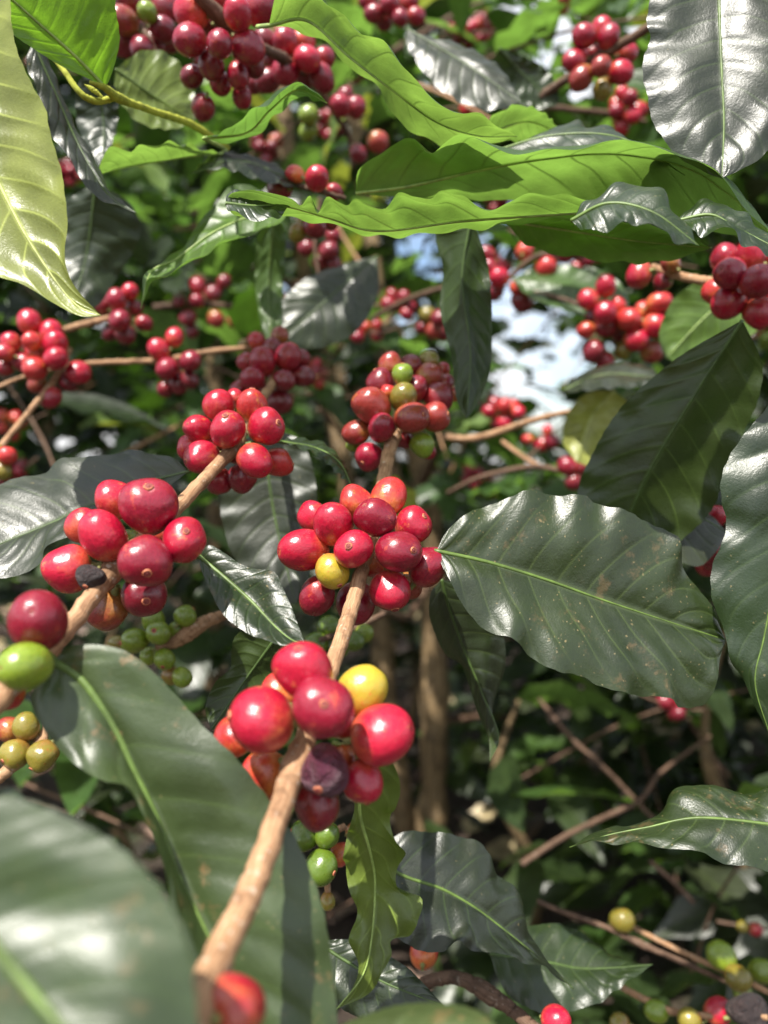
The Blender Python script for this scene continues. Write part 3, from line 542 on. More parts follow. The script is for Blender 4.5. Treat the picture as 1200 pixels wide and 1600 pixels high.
b = branch('dim twig at the top centre with a small crimson bunch', [(560, -20, .5, 1.8), (620, 15, .49, 1.6), (660, 25, .49, 1.3)], 'brown')
cluster(b, (620, 15, .49), [(585, 22, 32, 0, 'd'), (610, 8, 32, -6, 'c'), (626, 28, 28, -6, 'c'), (650, 26, 28, 0, 'c'), (640, 2, 30, 2, 'c'), (600, 34, 28, 2, 'd'), (574, 2, 28, 2, 'c')], hero=False)
b = branch('brown twig right of the curled leaf with two red and two green cherries', [(475, 90, .44, 1.8), (515, 165, .46, 1.7), (545, 215, .48, 1.6), (552, 262, .49, 1.4)], 'brown')
cluster(b, (520, 175, .46), [(532, 165, 34, -6, 'c'), (556, 168, 34, 0, 'c'), (482, 179, 32, 0, 'g'), (482, 205, 30, 2, 'g'), (590, 222, 34, 10, 'b'), (560, 240, 28, 6, 'd'), (540, 148, 26, 6, 'd')], hero=False)
b = branch('thin twig bearing one bright red cherry above the crinkled leaf', [(400, 262, .36, 1.3), (450, 285, .345, 1.3), (490, 296, .335, 1.2), (540, 310, .34, 1.0)], 'brown')
cluster(b, (490, 296, .335), [(495, 279, 39, -6, 'r'), (461, 273, 30, 4, 'o'), (522, 300, 28, 6, 'c'), (437, 294, 40, 6, 'd'), (492, 354, 38, 10, 'd'), (516, 345, 28, 12, 'b'), (465, 364, 28, 14, 'l')], hero=False)
b = branch('vertical dim twig behind the crinkled leaf with scattered dark cherries', [(500, 310, .5, 1.5), (492, 380, .5, 1.4), (500, 440, .5, 1.2)], 'brown')
cluster(b, (495, 395, .5), [(514, 392, 30, 0, 'd'), (523, 414, 26, 2, 'd'), (478, 388, 26, 2, 'd'), (500, 410, 26, 6, 'd'), (520, 368, 24, 8, 'c')], hero=False)
b = branch('brown branch slanting up to the silvery corner leaf with a compact red cluster', [(780, 185, .44, 2.4), (830, 160, .435, 2.5), (880, 127, .425, 2.5), (945, 84, .41, 2.5), (1015, 42, .39, 2.4), (1080, -10, .37, 2.3)], 'brown', nodes=[(940, 88, .41)])
cluster(b, (938, 88, .412), [(913, 56, 37, -6, 'c'), (939, 44, 33, 0, 'r'), (951, 58, 38, -6, 'c'), (897, 94, 36, -2, 'c'), (908, 122, 38, -6, 'b'), (939, 103, 33, -10, 'b'), (970, 113, 37, -4, 'r'), (978, 83, 36, 4, 'r'), (942, 140, 32, 2, 'l'), (925, 85, 30, 8, 'd')], hero=False)
b = branch('second twig under the slanting branch ending in a paler red bunch', [(830, 165, .56, 2.3), (900, 172, .57, 2.3), (960, 178, .58, 2.0), (1010, 190, .58, 1.5)], 'brown')
loose_cluster(b, (975, 172, .58), 20, 27, 40, 'rrocrr', 3)
for k, (x, y, n, dp, sp, dd, lab) in enumerate([(742, 163, 8, 22, 26, .62, 'far twig with a tiny crimson bunch above the short green leaf end'), (812, 128, 7, 24, 26, .6, 'far twig with a few red and orange cherries in front of the small dark leaf')]):
    b = branch(lab, [(x-60, y+10, dd+.02, 1.3), (x, y, dd, 1.2), (x+40, y-10, dd, 1.0)], 'brown'); loose_cluster(b, (x, y, dd), n, dp, sp, 'rrco', 20+k)
b = branch('dark twig right of the long hanging leaf with one orange cherry', [(740, 470, .52, 1.6), (790, 438, .51, 1.8), (835, 402, .50, 1.8), (880, 396, .50, 1.6), (930, 400, .49, 1.4)], 'brown')
cluster(b, (790, 432, .51), [(760, 398, 27, 0, 'c'), (764, 417, 25, -2, 'c'), (780, 434, 32, -8, 'r'), (852, 418, 34, -6, 'o', (862, 416)), (808, 449, 25, -4, 'o'), (816, 470, 34, 2, 'd'), (772, 456, 28, 4, 'd'), (820, 392, 30, 8, 'r')], hero=False)
b = branch('thin twig reaching right from the sky gap into a loose red and orange bunch', [(810, 452, .5, 1.5), (860, 462, .49, 1.5), (905, 476, .475, 1.5), (960, 500, .465, 1.6), (1020, 520, .46, 1.5), (1075, 545, .45, 1.3)], 'brown')
cluster(b, (965, 500, .465), [(946, 447, 35, -4, 'r'), (919, 468, 33, -2, 'r'), (946, 489, 38, -8, 'r'), (965, 478, 28, -2, 'o'), (982, 499, 38, -8, 'o'), (1006, 487, 34, -4, 'o'), (1030, 473, 36, -4, 'o'), (1024, 509, 38, -8, 'r'), (1052, 503, 34, -2, 'c'), (994, 531, 35, -6, 'r'), (1018, 549, 36, 2, 'b'), (916, 516, 27, 2, 'o'), (948, 511, 36, -2, 'd'), (928, 549, 34, 2, 'd'), (946, 565, 30, 4, 'c'), (974, 548, 28, 4, 'l'), (1000, 508, 28, 8, 'r'), (970, 520, 30, 8, 'd'), (930, 495, 30, 8, 'd')], hero=False)
b = branch('tan branch at the right edge with a dense crimson cluster', [(1020, 418, .36, 1.9), (1065, 432, .345, 2.0), (1112, 440, .33, 2.1), (1170, 445, .315, 2.2), (1240, 440, .30, 2.2)], 'tan', nodes=[(1160, 445, .32)])
cluster(b, (1160, 445, .32), [(1134, 404, 44, 2, 'c'), (1140, 427, 50, -8, 'c'), (1172, 398, 48, 0, 'r'), (1186, 438, 54, -10, 'c', (1190, 432)), (1120, 456, 42, 2, 'o'), (1139, 472, 54, -6, 'r'), (1188, 489, 50, -6, 'r'), (1208, 405, 46, 2, 'c'), (1160, 466, 40, 6, 'd'), (1215, 465, 46, 2, 'c'), (998, 429, 42, 34, 'r'), (1048, 412, 32, 26, 'b'), (1036, 440, 32, 36, 'd')], hero=True)
b = branch('slender twig at the left edge climbing to a mixed red and orange bunch', [(-15, 718, .37, 1.7), (20, 675, .38, 1.6), (55, 632, .39, 1.6), (88, 590, .40, 1.6), (110, 545, .41, 1.3)], 'tan', nodes=[(88, 590, .4)])
cluster(b, (80, 570, .40), [(46, 503, 37, 0, 'r'), (81, 520, 37, 0, 'r'), (17, 535, 31, 0, 'r'), (50, 533, 29, -8, 'o'), (87, 537, 38, -8, 'r'), (6, 551, 31, 0, 'r'), (56, 552, 31, -6, 'o'), (87, 560, 37, -10, 'r'), (54, 576, 39, -10, 'o', (54, 588)), (37, 566, 31, 0, 'c'), (123, 582, 39, -2, 'r'), (8, 574, 28, 2, 'c'), (79, 621, 35, -2, 'c'), (106, 597, 32, 4, 'd'), (58, 600, 30, 2, 'b'), (70, 545, 30, 4, 'd'), (30, 550, 28, 6, 'c')], hero=False)
cluster(b, (-10, 712, .37), [(11, 712, 30, -4, 'o'), (4, 736, 28, -2, 'l'), (-8, 705, 30, 4, 'l')], hero=False)
b = branch('thin horizontal twig left of the bright red cluster with a small drooping bunch', [(-20, 612, .42, 1.2), (50, 585, .425, 1.3), (140, 568, .43, 1.5), (250, 563, .43, 1.6), (330, 549, .43, 1.6), (405, 542, .44, 1.3)], 'tan')
cluster(b, (268, 566, .43), [(248, 546, 33, -4, 'r'), (273, 527, 29, 0, 'r'), (262, 576, 38, -8, 'c'), (298, 564, 35, -8, 'c'), (279, 600, 31, 0, 'd'), (258, 608, 26, 2, 'd'), (296, 593, 30, 0, 'd'), (284, 580, 28, 6, 'd')], hero=False)
cluster(b, (405, 535, .445), [(400, 531, 26, 0, 'r'), (382, 540, 22, 6, 'l')], hero=False)
b = branch('dim twig just below the tip of the pale yellow green leaf with a red bunch', [(60, 530, .45, 1.8), (110, 513, .445, 2.0), (160, 500, .44, 2.0), (210, 490, .45, 1.5)], 'tan')
cluster(b, (185, 492, .44), [(158, 478, 26, 2, 'd'), (181, 468, 33, -2, 'c'), (203, 456, 27, 4, 'r'), (187, 501, 38, -8, 'c'), (195, 522, 33, -2, 'd'), (225, 505, 26, 4, 'c'), (172, 520, 26, 6, 'd'), (210, 480, 26, 8, 'd')], hero=False)
b = branch('far brown branch left of the trunk with dim scattered cherries', [(240, 480, .62, 2.6), (300, 475, .62, 2.6), (370, 478, .63, 2.4), (450, 470, .65, 2.2)], 'brown')
cluster(b, (310, 475, .61), [(308, 447, 27, 0, 'c'), (333, 458, 25, 0, 'd'), (308, 470, 23, -6, 'c'), (294, 497, 27, 0, 'd'), (337, 499, 27, 0, 'b'), (300, 518, 22, 4, 'd'), (367, 503, 25, 0, 'b'), (280, 470, 22, 6, 'd'), (350, 440, 22, 6, 'd')], hero=False)
b = branch('rough twig with a small bunch of unripe green cherries below the left branch', [(352, 960, .31, 2.2), (315, 975, .305, 2.6), (275, 1003, .30, 2.4), (245, 1010, .30, 1.6)], 'tan', nodes=[(300, 985, .30)])
cluster(b, (248, 1000, .30), [(240, 968, 37, 0, 'g'), (210, 1001, 42, -4, 'g'), (248, 989, 38, -6, 'g'), (290, 963, 35, 2, 'g'), (257, 1030, 34, -4, 'g', (258, 1040)), (285, 1058, 31, -2, 'g'), (268, 1056, 29, 2, 'l'), (183, 1006, 26, 4, 'l'), (275, 985, 28, 4, 'g'), (232, 1025, 28, 6, 'g')], hero=True)
b = branch('short thick twig at the lower left edge with olive unripe cherries', [(-40, 1245, .26, 2.2), (10, 1205, .265, 2.2), (60, 1165, .27, 2.0), (75, 1130, .275, 1.4)], 'tan')
cluster(b, (45, 1165, .27), [(40, 1135, 42, 0, 'l'), (24, 1177, 46, -4, 'l'), (66, 1180, 47, -6, 'l', (56, 1196)), (15, 1140, 40, 6, 'b'), (50, 1155, 36, 8, 'l')], hero=True)
b = branch('small twig hidden below the sharp middle cluster with dull green cherries', [(600, 960, .33, 1.4), (545, 985, .32, 1.4), (500, 1000, .31, 1.2)], 'brown')
cluster(b, (535, 990, .32), [(514, 980, 38, -2, 'e'), (494, 1006, 37, -4, 'e'), (552, 1002, 35, -4, 'e'), (568, 990, 32, 2, 'g'), (530, 1012, 34, 2, 'g')], hero=False)
b = branch('small twig below the lowest cluster with round green cherries and one pink one', [(540, 1290, .27, 1.2), (505, 1315, .265, 1.3), (510, 1370, .265, 1.2), (515, 1420, .27, 1.0)], 'tan')
cluster(b, (502, 1325, .262), [(474, 1307, 47, 0, 'e'), (512, 1305, 40, -2, 'e'), (501, 1356, 54, -6, 'e', (524, 1358)), (512, 1408, 26, 4, 'l'), (532, 1335, 36, 6, 'o'), (555, 1300, 30, 14, 'b')], hero=True)
b = branch('thin green brown twig running to the right edge past two round unripe cherries', [(840, 1408, .42, 1.3), (883, 1426, .41, 1.4), (943, 1447, .40, 1.4), (1000, 1474, .39, 1.4), (1100, 1518, .38, 1.4), (1150, 1540, .375, 1.3)], 'brown', nodes=[(1000, 1474, .39)])
cluster(b, (960, 1450, .40), [(972, 1438, 38, -4, 'l')], hero=False)
b = branch('upper thin twig near the lower right corner with olive and green cherries', [(985, 1447, .42, 1.3), (1040, 1475, .40, 1.4), (1093, 1500, .385, 1.4), (1140, 1520, .375, 1.4), (1220, 1560, .36, 1.3)], 'tan')
cluster(b, (1140, 1515, .375), [(1127, 1493, 42, -2, 'g'), (1153, 1528, 40, -6, 'l'), (1190, 1517, 36, 0, 'g'), (1160, 1550, 30, 6, 'g')], hero=False)
b = branch('orange brown twig in the bottom right corner bearing a dried brown husk', [(960, 1536, .36, 1.4), (1005, 1560, .345, 1.5), (1060, 1583, .335, 1.5), (1137, 1588, .33, 1.2), (1200, 1590, .32, 1.1)], 'tan')
cluster(b, (1110, 1585, .335), [(1122, 1580, 42, 0, 'r'), (1077, 1594, 36, -4, 'l'), (1174, 1582, 58, -8, 'k'), (1026, 1580, 34, 4, 'g'), (968, 1598, 30, 2, 'l')], hero=False)
b = branch('curved dark brown twig at the bottom centre with a red cherry at its end', [(655, 1540, .30, 2.4), (690, 1528, .295, 2.5), (722, 1530, .29, 2.5), (762, 1552, .285, 2.5), (800, 1578, .28, 2.4), (850, 1620, .27, 2.3)], 'brown', nodes=[(762, 1551, .285)])
cluster(b, (850, 1605, .27), [(869, 1594, 46, -4, 'r')], hero=False)
cluster(b, (665, 1510, .30), [(662, 1488, 48, 10, 'o')], hero=False)
b = branch('bare bent branch right of the trunk below the sky gap', [(700, 684, .5, 2.2), (745, 684, .49, 2.3), (800, 668, .48, 2.3), (850, 652, .47, 1.9), (905, 640, .46, 1.5)], 'tan')
b = branch('lower bare twig with small red cherries behind the big dark leaf', [(700, 770, .56, 1.8), (745, 748, .54, 1.9), (790, 736, .53, 2.0), (840, 729, .52, 2.0), (900, 742, .50, 1.8), (960, 760, .49, 1.5)], 'brown')
loose_cluster(b, (895, 735, .5), 8, 30, 34, 'ccd', 41)
stem(b, [(785, 690, .54, 1.6), (815, 712, .53, 1.7), (845, 730, .52, 1.7)], 'tan', name='side_stem')
b = branch('far twig with three pink red cherries at the foot of the sky gap', [(820, 720, .6, 1.2), (850, 692, .6, 1.2), (870, 670, .6, 1.0)], 'brown')
cluster(b, (855, 692, .6), [(847, 694, 26, 0, 'r'), (862, 690, 26, -4, 'c'), (825, 686, 18, 4, 'o'), (855, 672, 18, 4, 'r')], hero=False)
b = branch('short twig behind the curled leaf at the right edge with two glossy red cherries', [(1090, 840, .33, 1.4), (1120, 830, .32, 1.5), (1160, 815, .31, 1.5)], 'brown')
cluster(b, (1125, 828, .32), [(1120, 806, 34, -4, 'r'), (1118, 868, 50, 2, 'c'), (1105, 880, 40, 6, 'c')], hero=False)
b = branch('far brown twig low on the right crossing another in an X', [(842, 1092, .66, 1.8), (895, 1155, .64, 1.9), (940, 1196, .63, 1.9), (1000, 1258, .62, 1.8), (1060, 1320, .6, 1.6)], 'brown')
b = branch('pale brown twig slanting up across the other low twig', [(815, 1350, .55, 2.2), (880, 1308, .57, 2.2), (950, 1274, .59, 2.1), (1000, 1250, .6, 1.9), (1035, 1205, .62, 1.7), (1110, 1150, .66, 1.4)], 'brown')
b = branch('short grey twig below the sunlit leaf near the right edge', [(1015, 1345, .55, 1.6), (1055, 1380, .54, 1.6), (1085, 1412, .53, 1.4)], 'brown')
b = branch('short brown stub twig behind the big right hand leaf low down', [(1080, 1130, .75, 1.9), (1105, 1170, .74, 1.9), (1140, 1215, .73, 1.7)], 'brown')
b = branch('far twig holding a small dark red bunch under the big right hand leaf', [(1000, 1085, .6, 1.2), (1050, 1105, .6, 1.3), (1100, 1110, .6, 1.0)], 'brown')
loose_cluster(b, (1055, 1110, .6), 9, 26, 34, 'ddc', 77)
b = branch('far twig at the right edge with one red and one pale cherry', [(1120, 1440, .55, 1.2), (1170, 1448, .55, 1.2), (1230, 1455, .55, 1.0)], 'brown')
cluster(b, (1175, 1450, .55), [(1180, 1452, 22, 0, 'r'), (1160, 1448, 18, -3, 'l')], hero=False)
b = branch('dim brown twig left of the long hanging leaf with dull cherries', [(580, 500, .62, 2.2), (620, 476, .6, 2.3), (675, 455, .57, 2.2), (740, 440, .55, 1.6)], 'brown')
cluster(b, (680, 500, .56), [(668, 492, 26, 0, 'l'), (688, 497, 32, -4, 'd'), (678, 516, 26, 0, 'b'), (690, 520, 26, 4, 'd'), (660, 512, 22, 4, 'd')], hero=False)

# ================================================================== GROUND
def gnd(x, y): return .10*math.sin(x*.9+.4)+.06*math.sin(y*1.3+x)+.012*math.sin(9*x+4*y)+.010*math.sin(11*y-5*x)-.10
gv = []; n = 110
gx = np.sign(np.linspace(-1, 1, n))*np.abs(np.linspace(-1, 1, n))**3*150
gy = np.sign(np.linspace(-1, 1, n))*np.abs(np.linspace(-1, 1, n))**3*150+1.2
for yy in gy:
    for xx in gx: gv.append((xx, yy, gnd(xx, yy) if abs(xx) < 20 and abs(yy) < 20 else -.1))
gf = [(j*n+i, j*n+i+1, j*n+n+i+1, j*n+n+i) for j in range(n-1) for i in range(n-1)]
t = NT('soil'); tc = t.n('ShaderNodeTexCoord'); ob = tc.outputs['Object']
c = t.mix(t.ramp(t.noise(ob, 14, 6, .7), .3, .7), (.018, .012, .008), (.06, .038, .026)); c = t.mix(t.ramp(t.noise(ob, 3, 3), .5, .65), c, (.03, .04, .012))
t.l(t.bsdf(c, .9, t.bump(t.noise(ob, 40, 5, .7), .9, .02)).outputs[0], t.out.inputs[0])
mesh_obj('ground', gv, gf, t.m)['kind'] = 'structure'

# ------------------------------------------------------------------ simple leaf swarm (crowns of the bushes behind)
def swarm(centres, L, seed, droop=(.15, 1.0), wf=.36):
    r = np.random.RandomState(seed); nu, nv_ = 8, 5; V = []; F = []; U = []; mi = []
    t = np.linspace(0, 1, nu); s = np.linspace(-1, 1, nv_); prof = np.sin(math.pi*t**.85)**.8*(1-.25*t)
    q = np.array([(i*nv_+j, (i+1)*nv_+j, (i+1)*nv_+j+1, i*nv_+j+1) for i in range(nu-1) for j in range(nv_-1)])
    uv = np.array([(a, b*.5+.5) for a in t for b in s])
    for c in centres:
        l = L*r.uniform(.65, 1.25); yaw = r.uniform(0, 6.28); el = -r.uniform(*droop); cv = r.uniform(.2, 1.1); roll = r.normal(0, .45)
        ang = el+.6-cv*t; x = np.cumsum(np.cos(ang))*l/nu; z = np.cumsum(np.sin(ang))*l/nu
        wd = prof*l*wf*.5; pts = np.zeros((nu, nv_, 3)); ph = r.rand()*6
        for j, b in enumerate(s):
            zz = abs(b)*wd*r.uniform(.1, .45)+abs(b)**2*.004*np.sin(t*22+ph+b*2)
            pts[:, j, 0] = x-np.sin(ang)*zz; pts[:, j, 2] = z+np.cos(ang)*zz; pts[:, j, 1] = b*wd
        p = pts.reshape(-1, 3); cr, sr = math.cos(roll), math.sin(roll); y2 = p[:, 1]*cr-p[:, 2]*sr; z2 = p[:, 1]*sr+p[:, 2]*cr
        cy, sy = math.cos(yaw), math.sin(yaw)
        p = np.stack([p[:, 0]*cy-y2*sy, p[:, 0]*sy+y2*cy, z2], 1); p = p-p.mean(0)+c
        F.append(q+len(V)*nu*nv_); V.append(p); U.append(uv); mi += [0 if r.rand() < .62 else (1 if r.rand() < .6 else 2)]*len(q)
    return np.vstack(V), np.vstack(F), np.vstack(U), mi
HOLES = [(655, 392, 26), (665, 425, 18), (748, 365, 30), (738, 395, 14), (606, 520, 9), (633, 505, 9), (638, 530, 9), (800, 478, 14), (790, 500, 10), (800, 520, 12), (822, 500, 10), (850, 520, 14), (875, 560, 36), (905, 550, 24), (850, 575, 20), (800, 570, 12), (785, 600, 14), (840, 612, 20), (868, 630, 14), (850, 655, 24), (880, 655, 10), (440, 425, 6), (520, 490, 8), (780, 625, 8), (885, 480, 12), (300, 420, 5), (560, 440, 6), (540, 590, 7)]
def clear(p, size):
    x, y, d = unproject(p)
    if d < .05: return True
    rr = size*.42*FPX/d
    return all(math.hypot(x-a, y-b) > r+min(rr, 9) for a, b, r in HOLES)
def inview_close(p, dmin):
    x, y, d = unproject(p); return d < dmin and -150 < x < 1350 and -150 < y < 1750 and d > -.2
def wtube(name, pts, mat, parent, sides=12):
    p = crom(np.array(pts), max(16, len(pts)*10)); p[:, 3] *= 1+.10*np.interp(np.arange(len(p)), np.arange(0, len(p), 3), RS.randn(len(range(0, len(p), 3)))).clip(-2, 2); Vv, Ff, Uu = tube_geo(p[:, :3], p[:, 3], sides, .12)
    return mesh_obj(name, Vv, Ff, BM[mat], parent, np.array(parent.location), Uu)
def bush(name, label, cat, x, y, h, rad, nl, L, seed, zlo=.15, mats=('dark', 'mature', 'young'), dmin=.5, trunk_r=.022, group=None, holes=True):
    r = np.random.RandomState(seed); z0 = gnd(x, y)
    root = empty(name, (x, y, z0-.02), label, cat, group)
    if trunk_r:
        wtube('trunk', [(x, y, z0-.05, trunk_r*1.25), (x+.02, y+.01, z0+h*.35, trunk_r), (x-.03, y, z0+h*.7, trunk_r*.7), (x, y+.02, z0+h*.98, trunk_r*.3)], 'grey', root)
    C = []; tries = 0
    tw = [(r.uniform(0, 6.28), r.uniform(.1, 1)) for _ in range(max(6, nl//14))]
    while len(C) < nl and tries < nl*30:
        tries += 1; a, hz = tw[r.randint(len(tw))]; rr = rad*r.uniform(.12, 1)**.6*(1.1-.5*hz)
        zz = z0+zlo+(h-zlo)*hz-rr*.25
        p = np.array([x+rr*math.cos(a)+r.normal(0, .05), y+rr*math.sin(a)+r.normal(0, .05), zz+r.normal(0, .07)])
        if p[2] < gnd(p[0], p[1])+.03 or inview_close(p, dmin) or (holes and not clear(p, L)): continue
        if r.rand() < .6 and blocks(p, .05): continue
        C.append(p)
    Vv, Ff, Uu, mi = swarm(C, L, seed+1)
    mesh_obj('crown', Vv, Ff, [LM[m] for m in mats], root, np.array(root.location), Uu, midx=mi)
    return root

# the tree the branches belong to: two stems rising from one base behind the clusters
ct = empty('coffee_tree', P(655, 1300, 1.02), 'brown coffee tree with two bare stems rising behind the middle branch', 'tree')
wt = lambda pts: [tuple(P(a, b_, d))+(r_,) for a, b_, d, r_ in pts]
wtube('trunk', wt([(670, 1400, 1.02, .026), (676, 1250, 1.0, .019), (679, 1100, .98, .018), (675, 920, .97, .017), (664, 760, .97, .016), (628, 610, .98, .014), (590, 470, 1.0, .012), (580, 370, 1.02, .011), (555, 180, 1.05, .009), (535, -40, 1.1, .007)]), 'grey', ct, 18)
wtube('trunk', wt([(650, 1400, 1.03, .022), (632, 1280, 1.03, .017), (604, 1100, 1.04, .015), (588, 950, 1.05, .014), (540, 740, 1.08, .012), (495, 520, 1.1, .012), (460, 330, 1.1, .012), (440, 120, 1.1, .010), (430, -60, 1.1, .008)]), 'grey', ct, 18)
for pth in ([(665, 780, .97, .006), (560, 700, .85, .004), (500, 640, .75, .003)], [(660, 755, .97, .006), (690, 690, .8, .004), (705, 682, .55, .0024)], [(675, 900, .97, .006), (640, 960, .85, .004), (600, 955, .7, .003)],
            [(478, 450, 1.1, .006), (420, 430, 1.0, .005), (350, 400, .9, .004)], [(462, 340, 1.1, .006), (400, 280, 1.0, .004), (330, 250, .9, .003)], [(592, 480, 1.0, .005), (540, 430, .9, .003), (500, 400, .8, .002)],
            [(560, 220, 1.04, .005), (700, 120, 1.0, .004), (860, 30, .95, .003)], [(550, 120, 1.06, .005), (720, 20, 1.0, .004), (830, -20, .95, .003)], [(676, 1130, .98, .005), (780, 1120, 1.05, .004), (900, 1150, 1.1, .003)]):
    wtube('limb', wt(pth), 'brown', ct, 8)
C = []; r = np.random.RandomState(28)
for k in range(110): C.append(P(r.uniform(620, 940), r.uniform(340, 700), r.uniform(1.5, 2.6)))
Vv, Ff, Uu, mi = swarm(C, .075, 58, wf=.3)
mesh_obj('crown', Vv, Ff, [LM['dark'], LM['mature'], LM['young']], ct, np.array(ct.location), Uu, midx=mi)
SD = np.array(sd); NEAR = np.array([P(x, y, d) for x in range(-100, 1301, 100) for y in range(-50, 1651, 100) for d in (.13, .19, .25, .32)]+[P(x, y, d) for x in range(540, 1101, 70) for y in range(-60, 221, 70) for d in (.7,)]+[P(x, y, .8) for x in range(300, 600, 90) for y in range(120, 560, 90)]+[P(RS.uniform(0, 1200), RS.uniform(100, 1500), RS.uniform(.45, 1.3)) for _ in range(240)]+[P(x, y, d) for x, y, d in zip(RS.uniform(560, 1200, 60), RS.uniform(1040, 1560, 60), RS.uniform(.5, 1.1, 60))]+[np.array([x, y, gnd(x, y)]) for x, y in RS.uniform((-.7, .6), (1.1, 2.6), (40, 2))])  # points kept sunlit: many leaves in their sun path are left out
def blocks(p, rad):
    v = NEAR-p; al = v@SD; dist = np.linalg.norm(v-al[:, None]*SD, axis=1); return np.min(dist[al < -.03], initial=9) < rad
r = np.random.RandomState(5); C = []
for k in range(20000):
    x, y, d = r.uniform(-250, 1450), r.uniform(-330, 1050), r.uniform(.55, 1.45)
    if 480 < x < 720 and 640 < y < 1350 and r.rand() < .85: continue
    if 480 < x < 1150 and y < -30: continue
    if 520 < x < 1080 and y < 190 and d < .95: continue
    if y > 560 and r.rand() < .55: continue
    p = P(x, y, d)
    if p[2] > gnd(p[0], p[1])+.05 and clear(p, .12) and not (k % 4 and blocks(p, .05)): C.append(p)
    if len(C) > 1000: break
Vv, Ff, Uu, mi = swarm(C, .12, 55)
mesh_obj('crown', Vv, Ff, [LM['dark'], LM['mature'], LM['young']], ct, np.array(ct.location), Uu, midx=mi)
# the top of the same tree: added mostly out of view to shade what lies behind, gaps cut for the sun
C = []; r = np.random.RandomState(21)
while len(C) < 270:
    if len(C) < 120: p = P(r.uniform(520, 1080), r.uniform(-120, 240), r.uniform(.6, .95))
    else: p = P(r.uniform(150, 1150), r.uniform(150, 800), r.uniform(.65, 1.1))
    if clear(p, .1): C.append(p)
Vv, Ff, Uu, mi = swarm(C, .11, 57)
mesh_obj('crown', Vv, Ff, [LM['young'], LM['young'], LM['pale']], ct, np.array(ct.location), Uu, midx=mi)
C = []; r = np.random.RandomState(77)
for k in range(14000):
    p = np.array([r.uniform(-1.6, 1.6), r.uniform(-.5, 3.2) if k % 3 else r.uniform(-.5, .7), r.uniform(1.1, 2.3)])
    x, y, d = unproject(p)
    if d > 0 and y > -60 and d < 1.0: continue
    if d > 0 and y > 0 and not clear(p, .13): continue
    if blocks(p, .075): continue
    C.append(p)
    if len(C) > 1000: break
Vv, Ff, Uu, mi = swarm(C, .13, 56)
mesh_obj('shade_canopy', Vv, Ff, [LM['dark'], LM['mature'], LM['young']], ct, np.array(ct.location), Uu, midx=mi)

GB = 'coffee bushes crowding the background'
for k, (x, y, h, rad, nl, sd_) in enumerate([(-1.0, 1.25, 2.0, .62, 640, 11), (-.45, 1.9, 2.2, .7, 640, 12), (.0, 2.1, 1.9, .7, 640, 13), (1.05, 1.35, 2.0, .62, 640, 14), (1.6, 2.3, 2.4, .8, 640, 15), (-1.7, 2.4, 2.4, .9, 640, 16), (-.2, 3.3, 2.6, 1.0, 640, 17), (1.4, 3.6, 2.4, 1.1, 640, 18)]):
    bush('coffee_bush', 'blurred dark green coffee bush behind the cherry branches', 'bush', x, y, h, rad, nl, .14, sd_, group=GB)
for k, (x, y, h, rad, nl, sd_) in enumerate([(.35, .72, .46, .30, 190, 31), (.62, .95, .5, .32, 190, 32), (.16, .84, .34, .22, 100, 33), (.3, 1.15, .42, .3, 150, 37), (.75, 1.4, .5, .35, 150, 38), (.05, 1.6, .5, .4, 150, 39), (-.3, .8, .5, .3, 130, 34), (-.65, .9, .6, .35, 140, 35), (.9, .8, .45, .3, 110, 36)]):
    bush('coffee_seedling', 'low dark leafed coffee seedling in the shade near the ground', 'seedling', x, y, h, rad, nl, .12, sd_, zlo=.04, mats=('mature', 'bluish', 'young'), dmin=.52, trunk_r=.008, group='seedlings under the coffee tree')
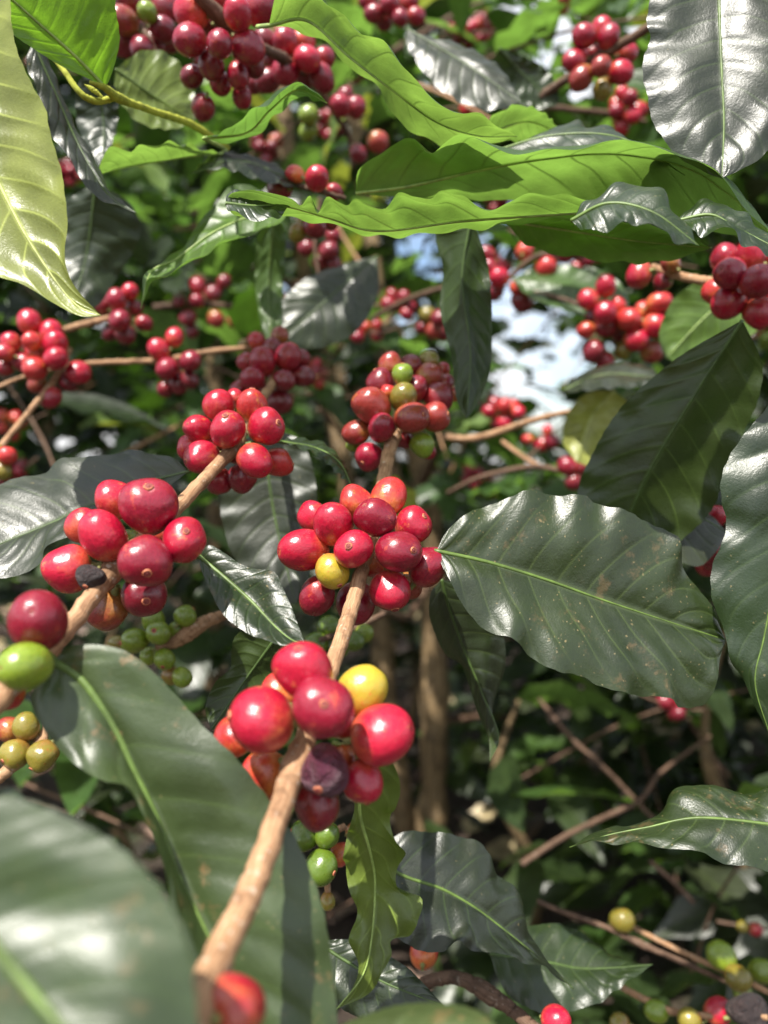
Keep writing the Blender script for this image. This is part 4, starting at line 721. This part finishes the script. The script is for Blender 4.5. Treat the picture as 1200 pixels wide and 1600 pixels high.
for k, (x, y, h, rad, sd_) in enumerate([(-2.5, 5.5, 4.5, 2.2, 57), (-.9, 6.2, 4, 2.0, 58), (3.4, 5.6, 4.5, 2.4, 59), (-5, 7, 6, 3, 51), (-1.5, 8.5, 5.5, 2.6, 52), (5.5, 7.5, 6, 3, 53), (4.2, 10, 4.5, 2.6, 54), (-9, 10, 7, 3.4, 55), (9.5, 11, 7, 3.6, 56)]):
    bush('shade_tree', 'large green shade tree far behind the coffee bushes', 'tree', x, y, h, rad, 1500, .55, sd_, zlo=.2, mats=('mature', 'mature', 'young'), trunk_r=.05, group='shade trees in the distance')

# far cherry twigs scattered through the dim background, and bare twigs of the tree
r = np.random.RandomState(4); k = 0
while k < 46:
    x, y, d = r.uniform(-40, 1240), r.uniform(-20, 800), r.uniform(.6, .95)
    if 480 < x < 720 and y > 620: continue
    a = r.uniform(-.5, .5); L = r.uniform(70, 130); p = P(x, y, d)
    if not clear(p, .05): continue
    b = branch('far blurred twig with a few small dim red cherries in the background', [(x-L*math.cos(a), y+L*math.sin(a), d+.05, 1.5), (x, y, d, 1.4), (x+L*.6*math.cos(a+.3), y-L*.6*math.sin(a+.3), d-.02, 1.0)], 'brown', group='far cherry twigs', sides=8)
    loose_cluster(b, (x, y, d), r.randint(4, 12), 15.0/d, 24/d, ['ccd', 'rcd', 'rco', 'ddb', 'cdg'][r.randint(5)], 300+k); k += 1
for k in range(60):
    x, y, d = r.uniform(-60, 1260), r.uniform(-40, 1480), r.uniform(.6, 1.3); a = r.uniform(-1.3, 1.3); L = r.uniform(90, 260)
    if P(x, y, d)[2] < .05 or (480 < x < 720 and 640 < y < 1300 and d < 1): continue
    wtube('twig', wt([(x-L*math.cos(a), y-L*math.sin(a), d+.06, .0019), (x, y+r.uniform(-12, 12), d, .0014), (x+L*math.cos(a+.2), y+L*math.sin(a+.2), d-.05, .0009)]), 'tan' if k % 3 == 0 and y < 700 else 'brown', ct, 6)

# ------------------------------------------------------------------ fallen leaves on the soil
r = np.random.RandomState(8); C = []
for k in range(1500):
    x, y = r.uniform(-2.5, 2.5), r.uniform(.2, 4.5); C.append((x, y, gnd(x, y)+r.uniform(.006, .03)))
Vv, Ff, Uu, mi = swarm(C, .10, 9, droop=(.1, .7), wf=.42)
LIT = [plain('dry_leaf_pinkish', (.34, .23, .18), .5, .35, 60), plain('dry_leaf_brown', (.09, .05, .03), .5, .4, 60), plain('dry_leaf_straw', (.36, .29, .16), .5, .3, 60)]
mesh_obj('leaf_litter', Vv, Ff, LIT, None, None, Uu, midx=mi)['kind'] = 'stuff'
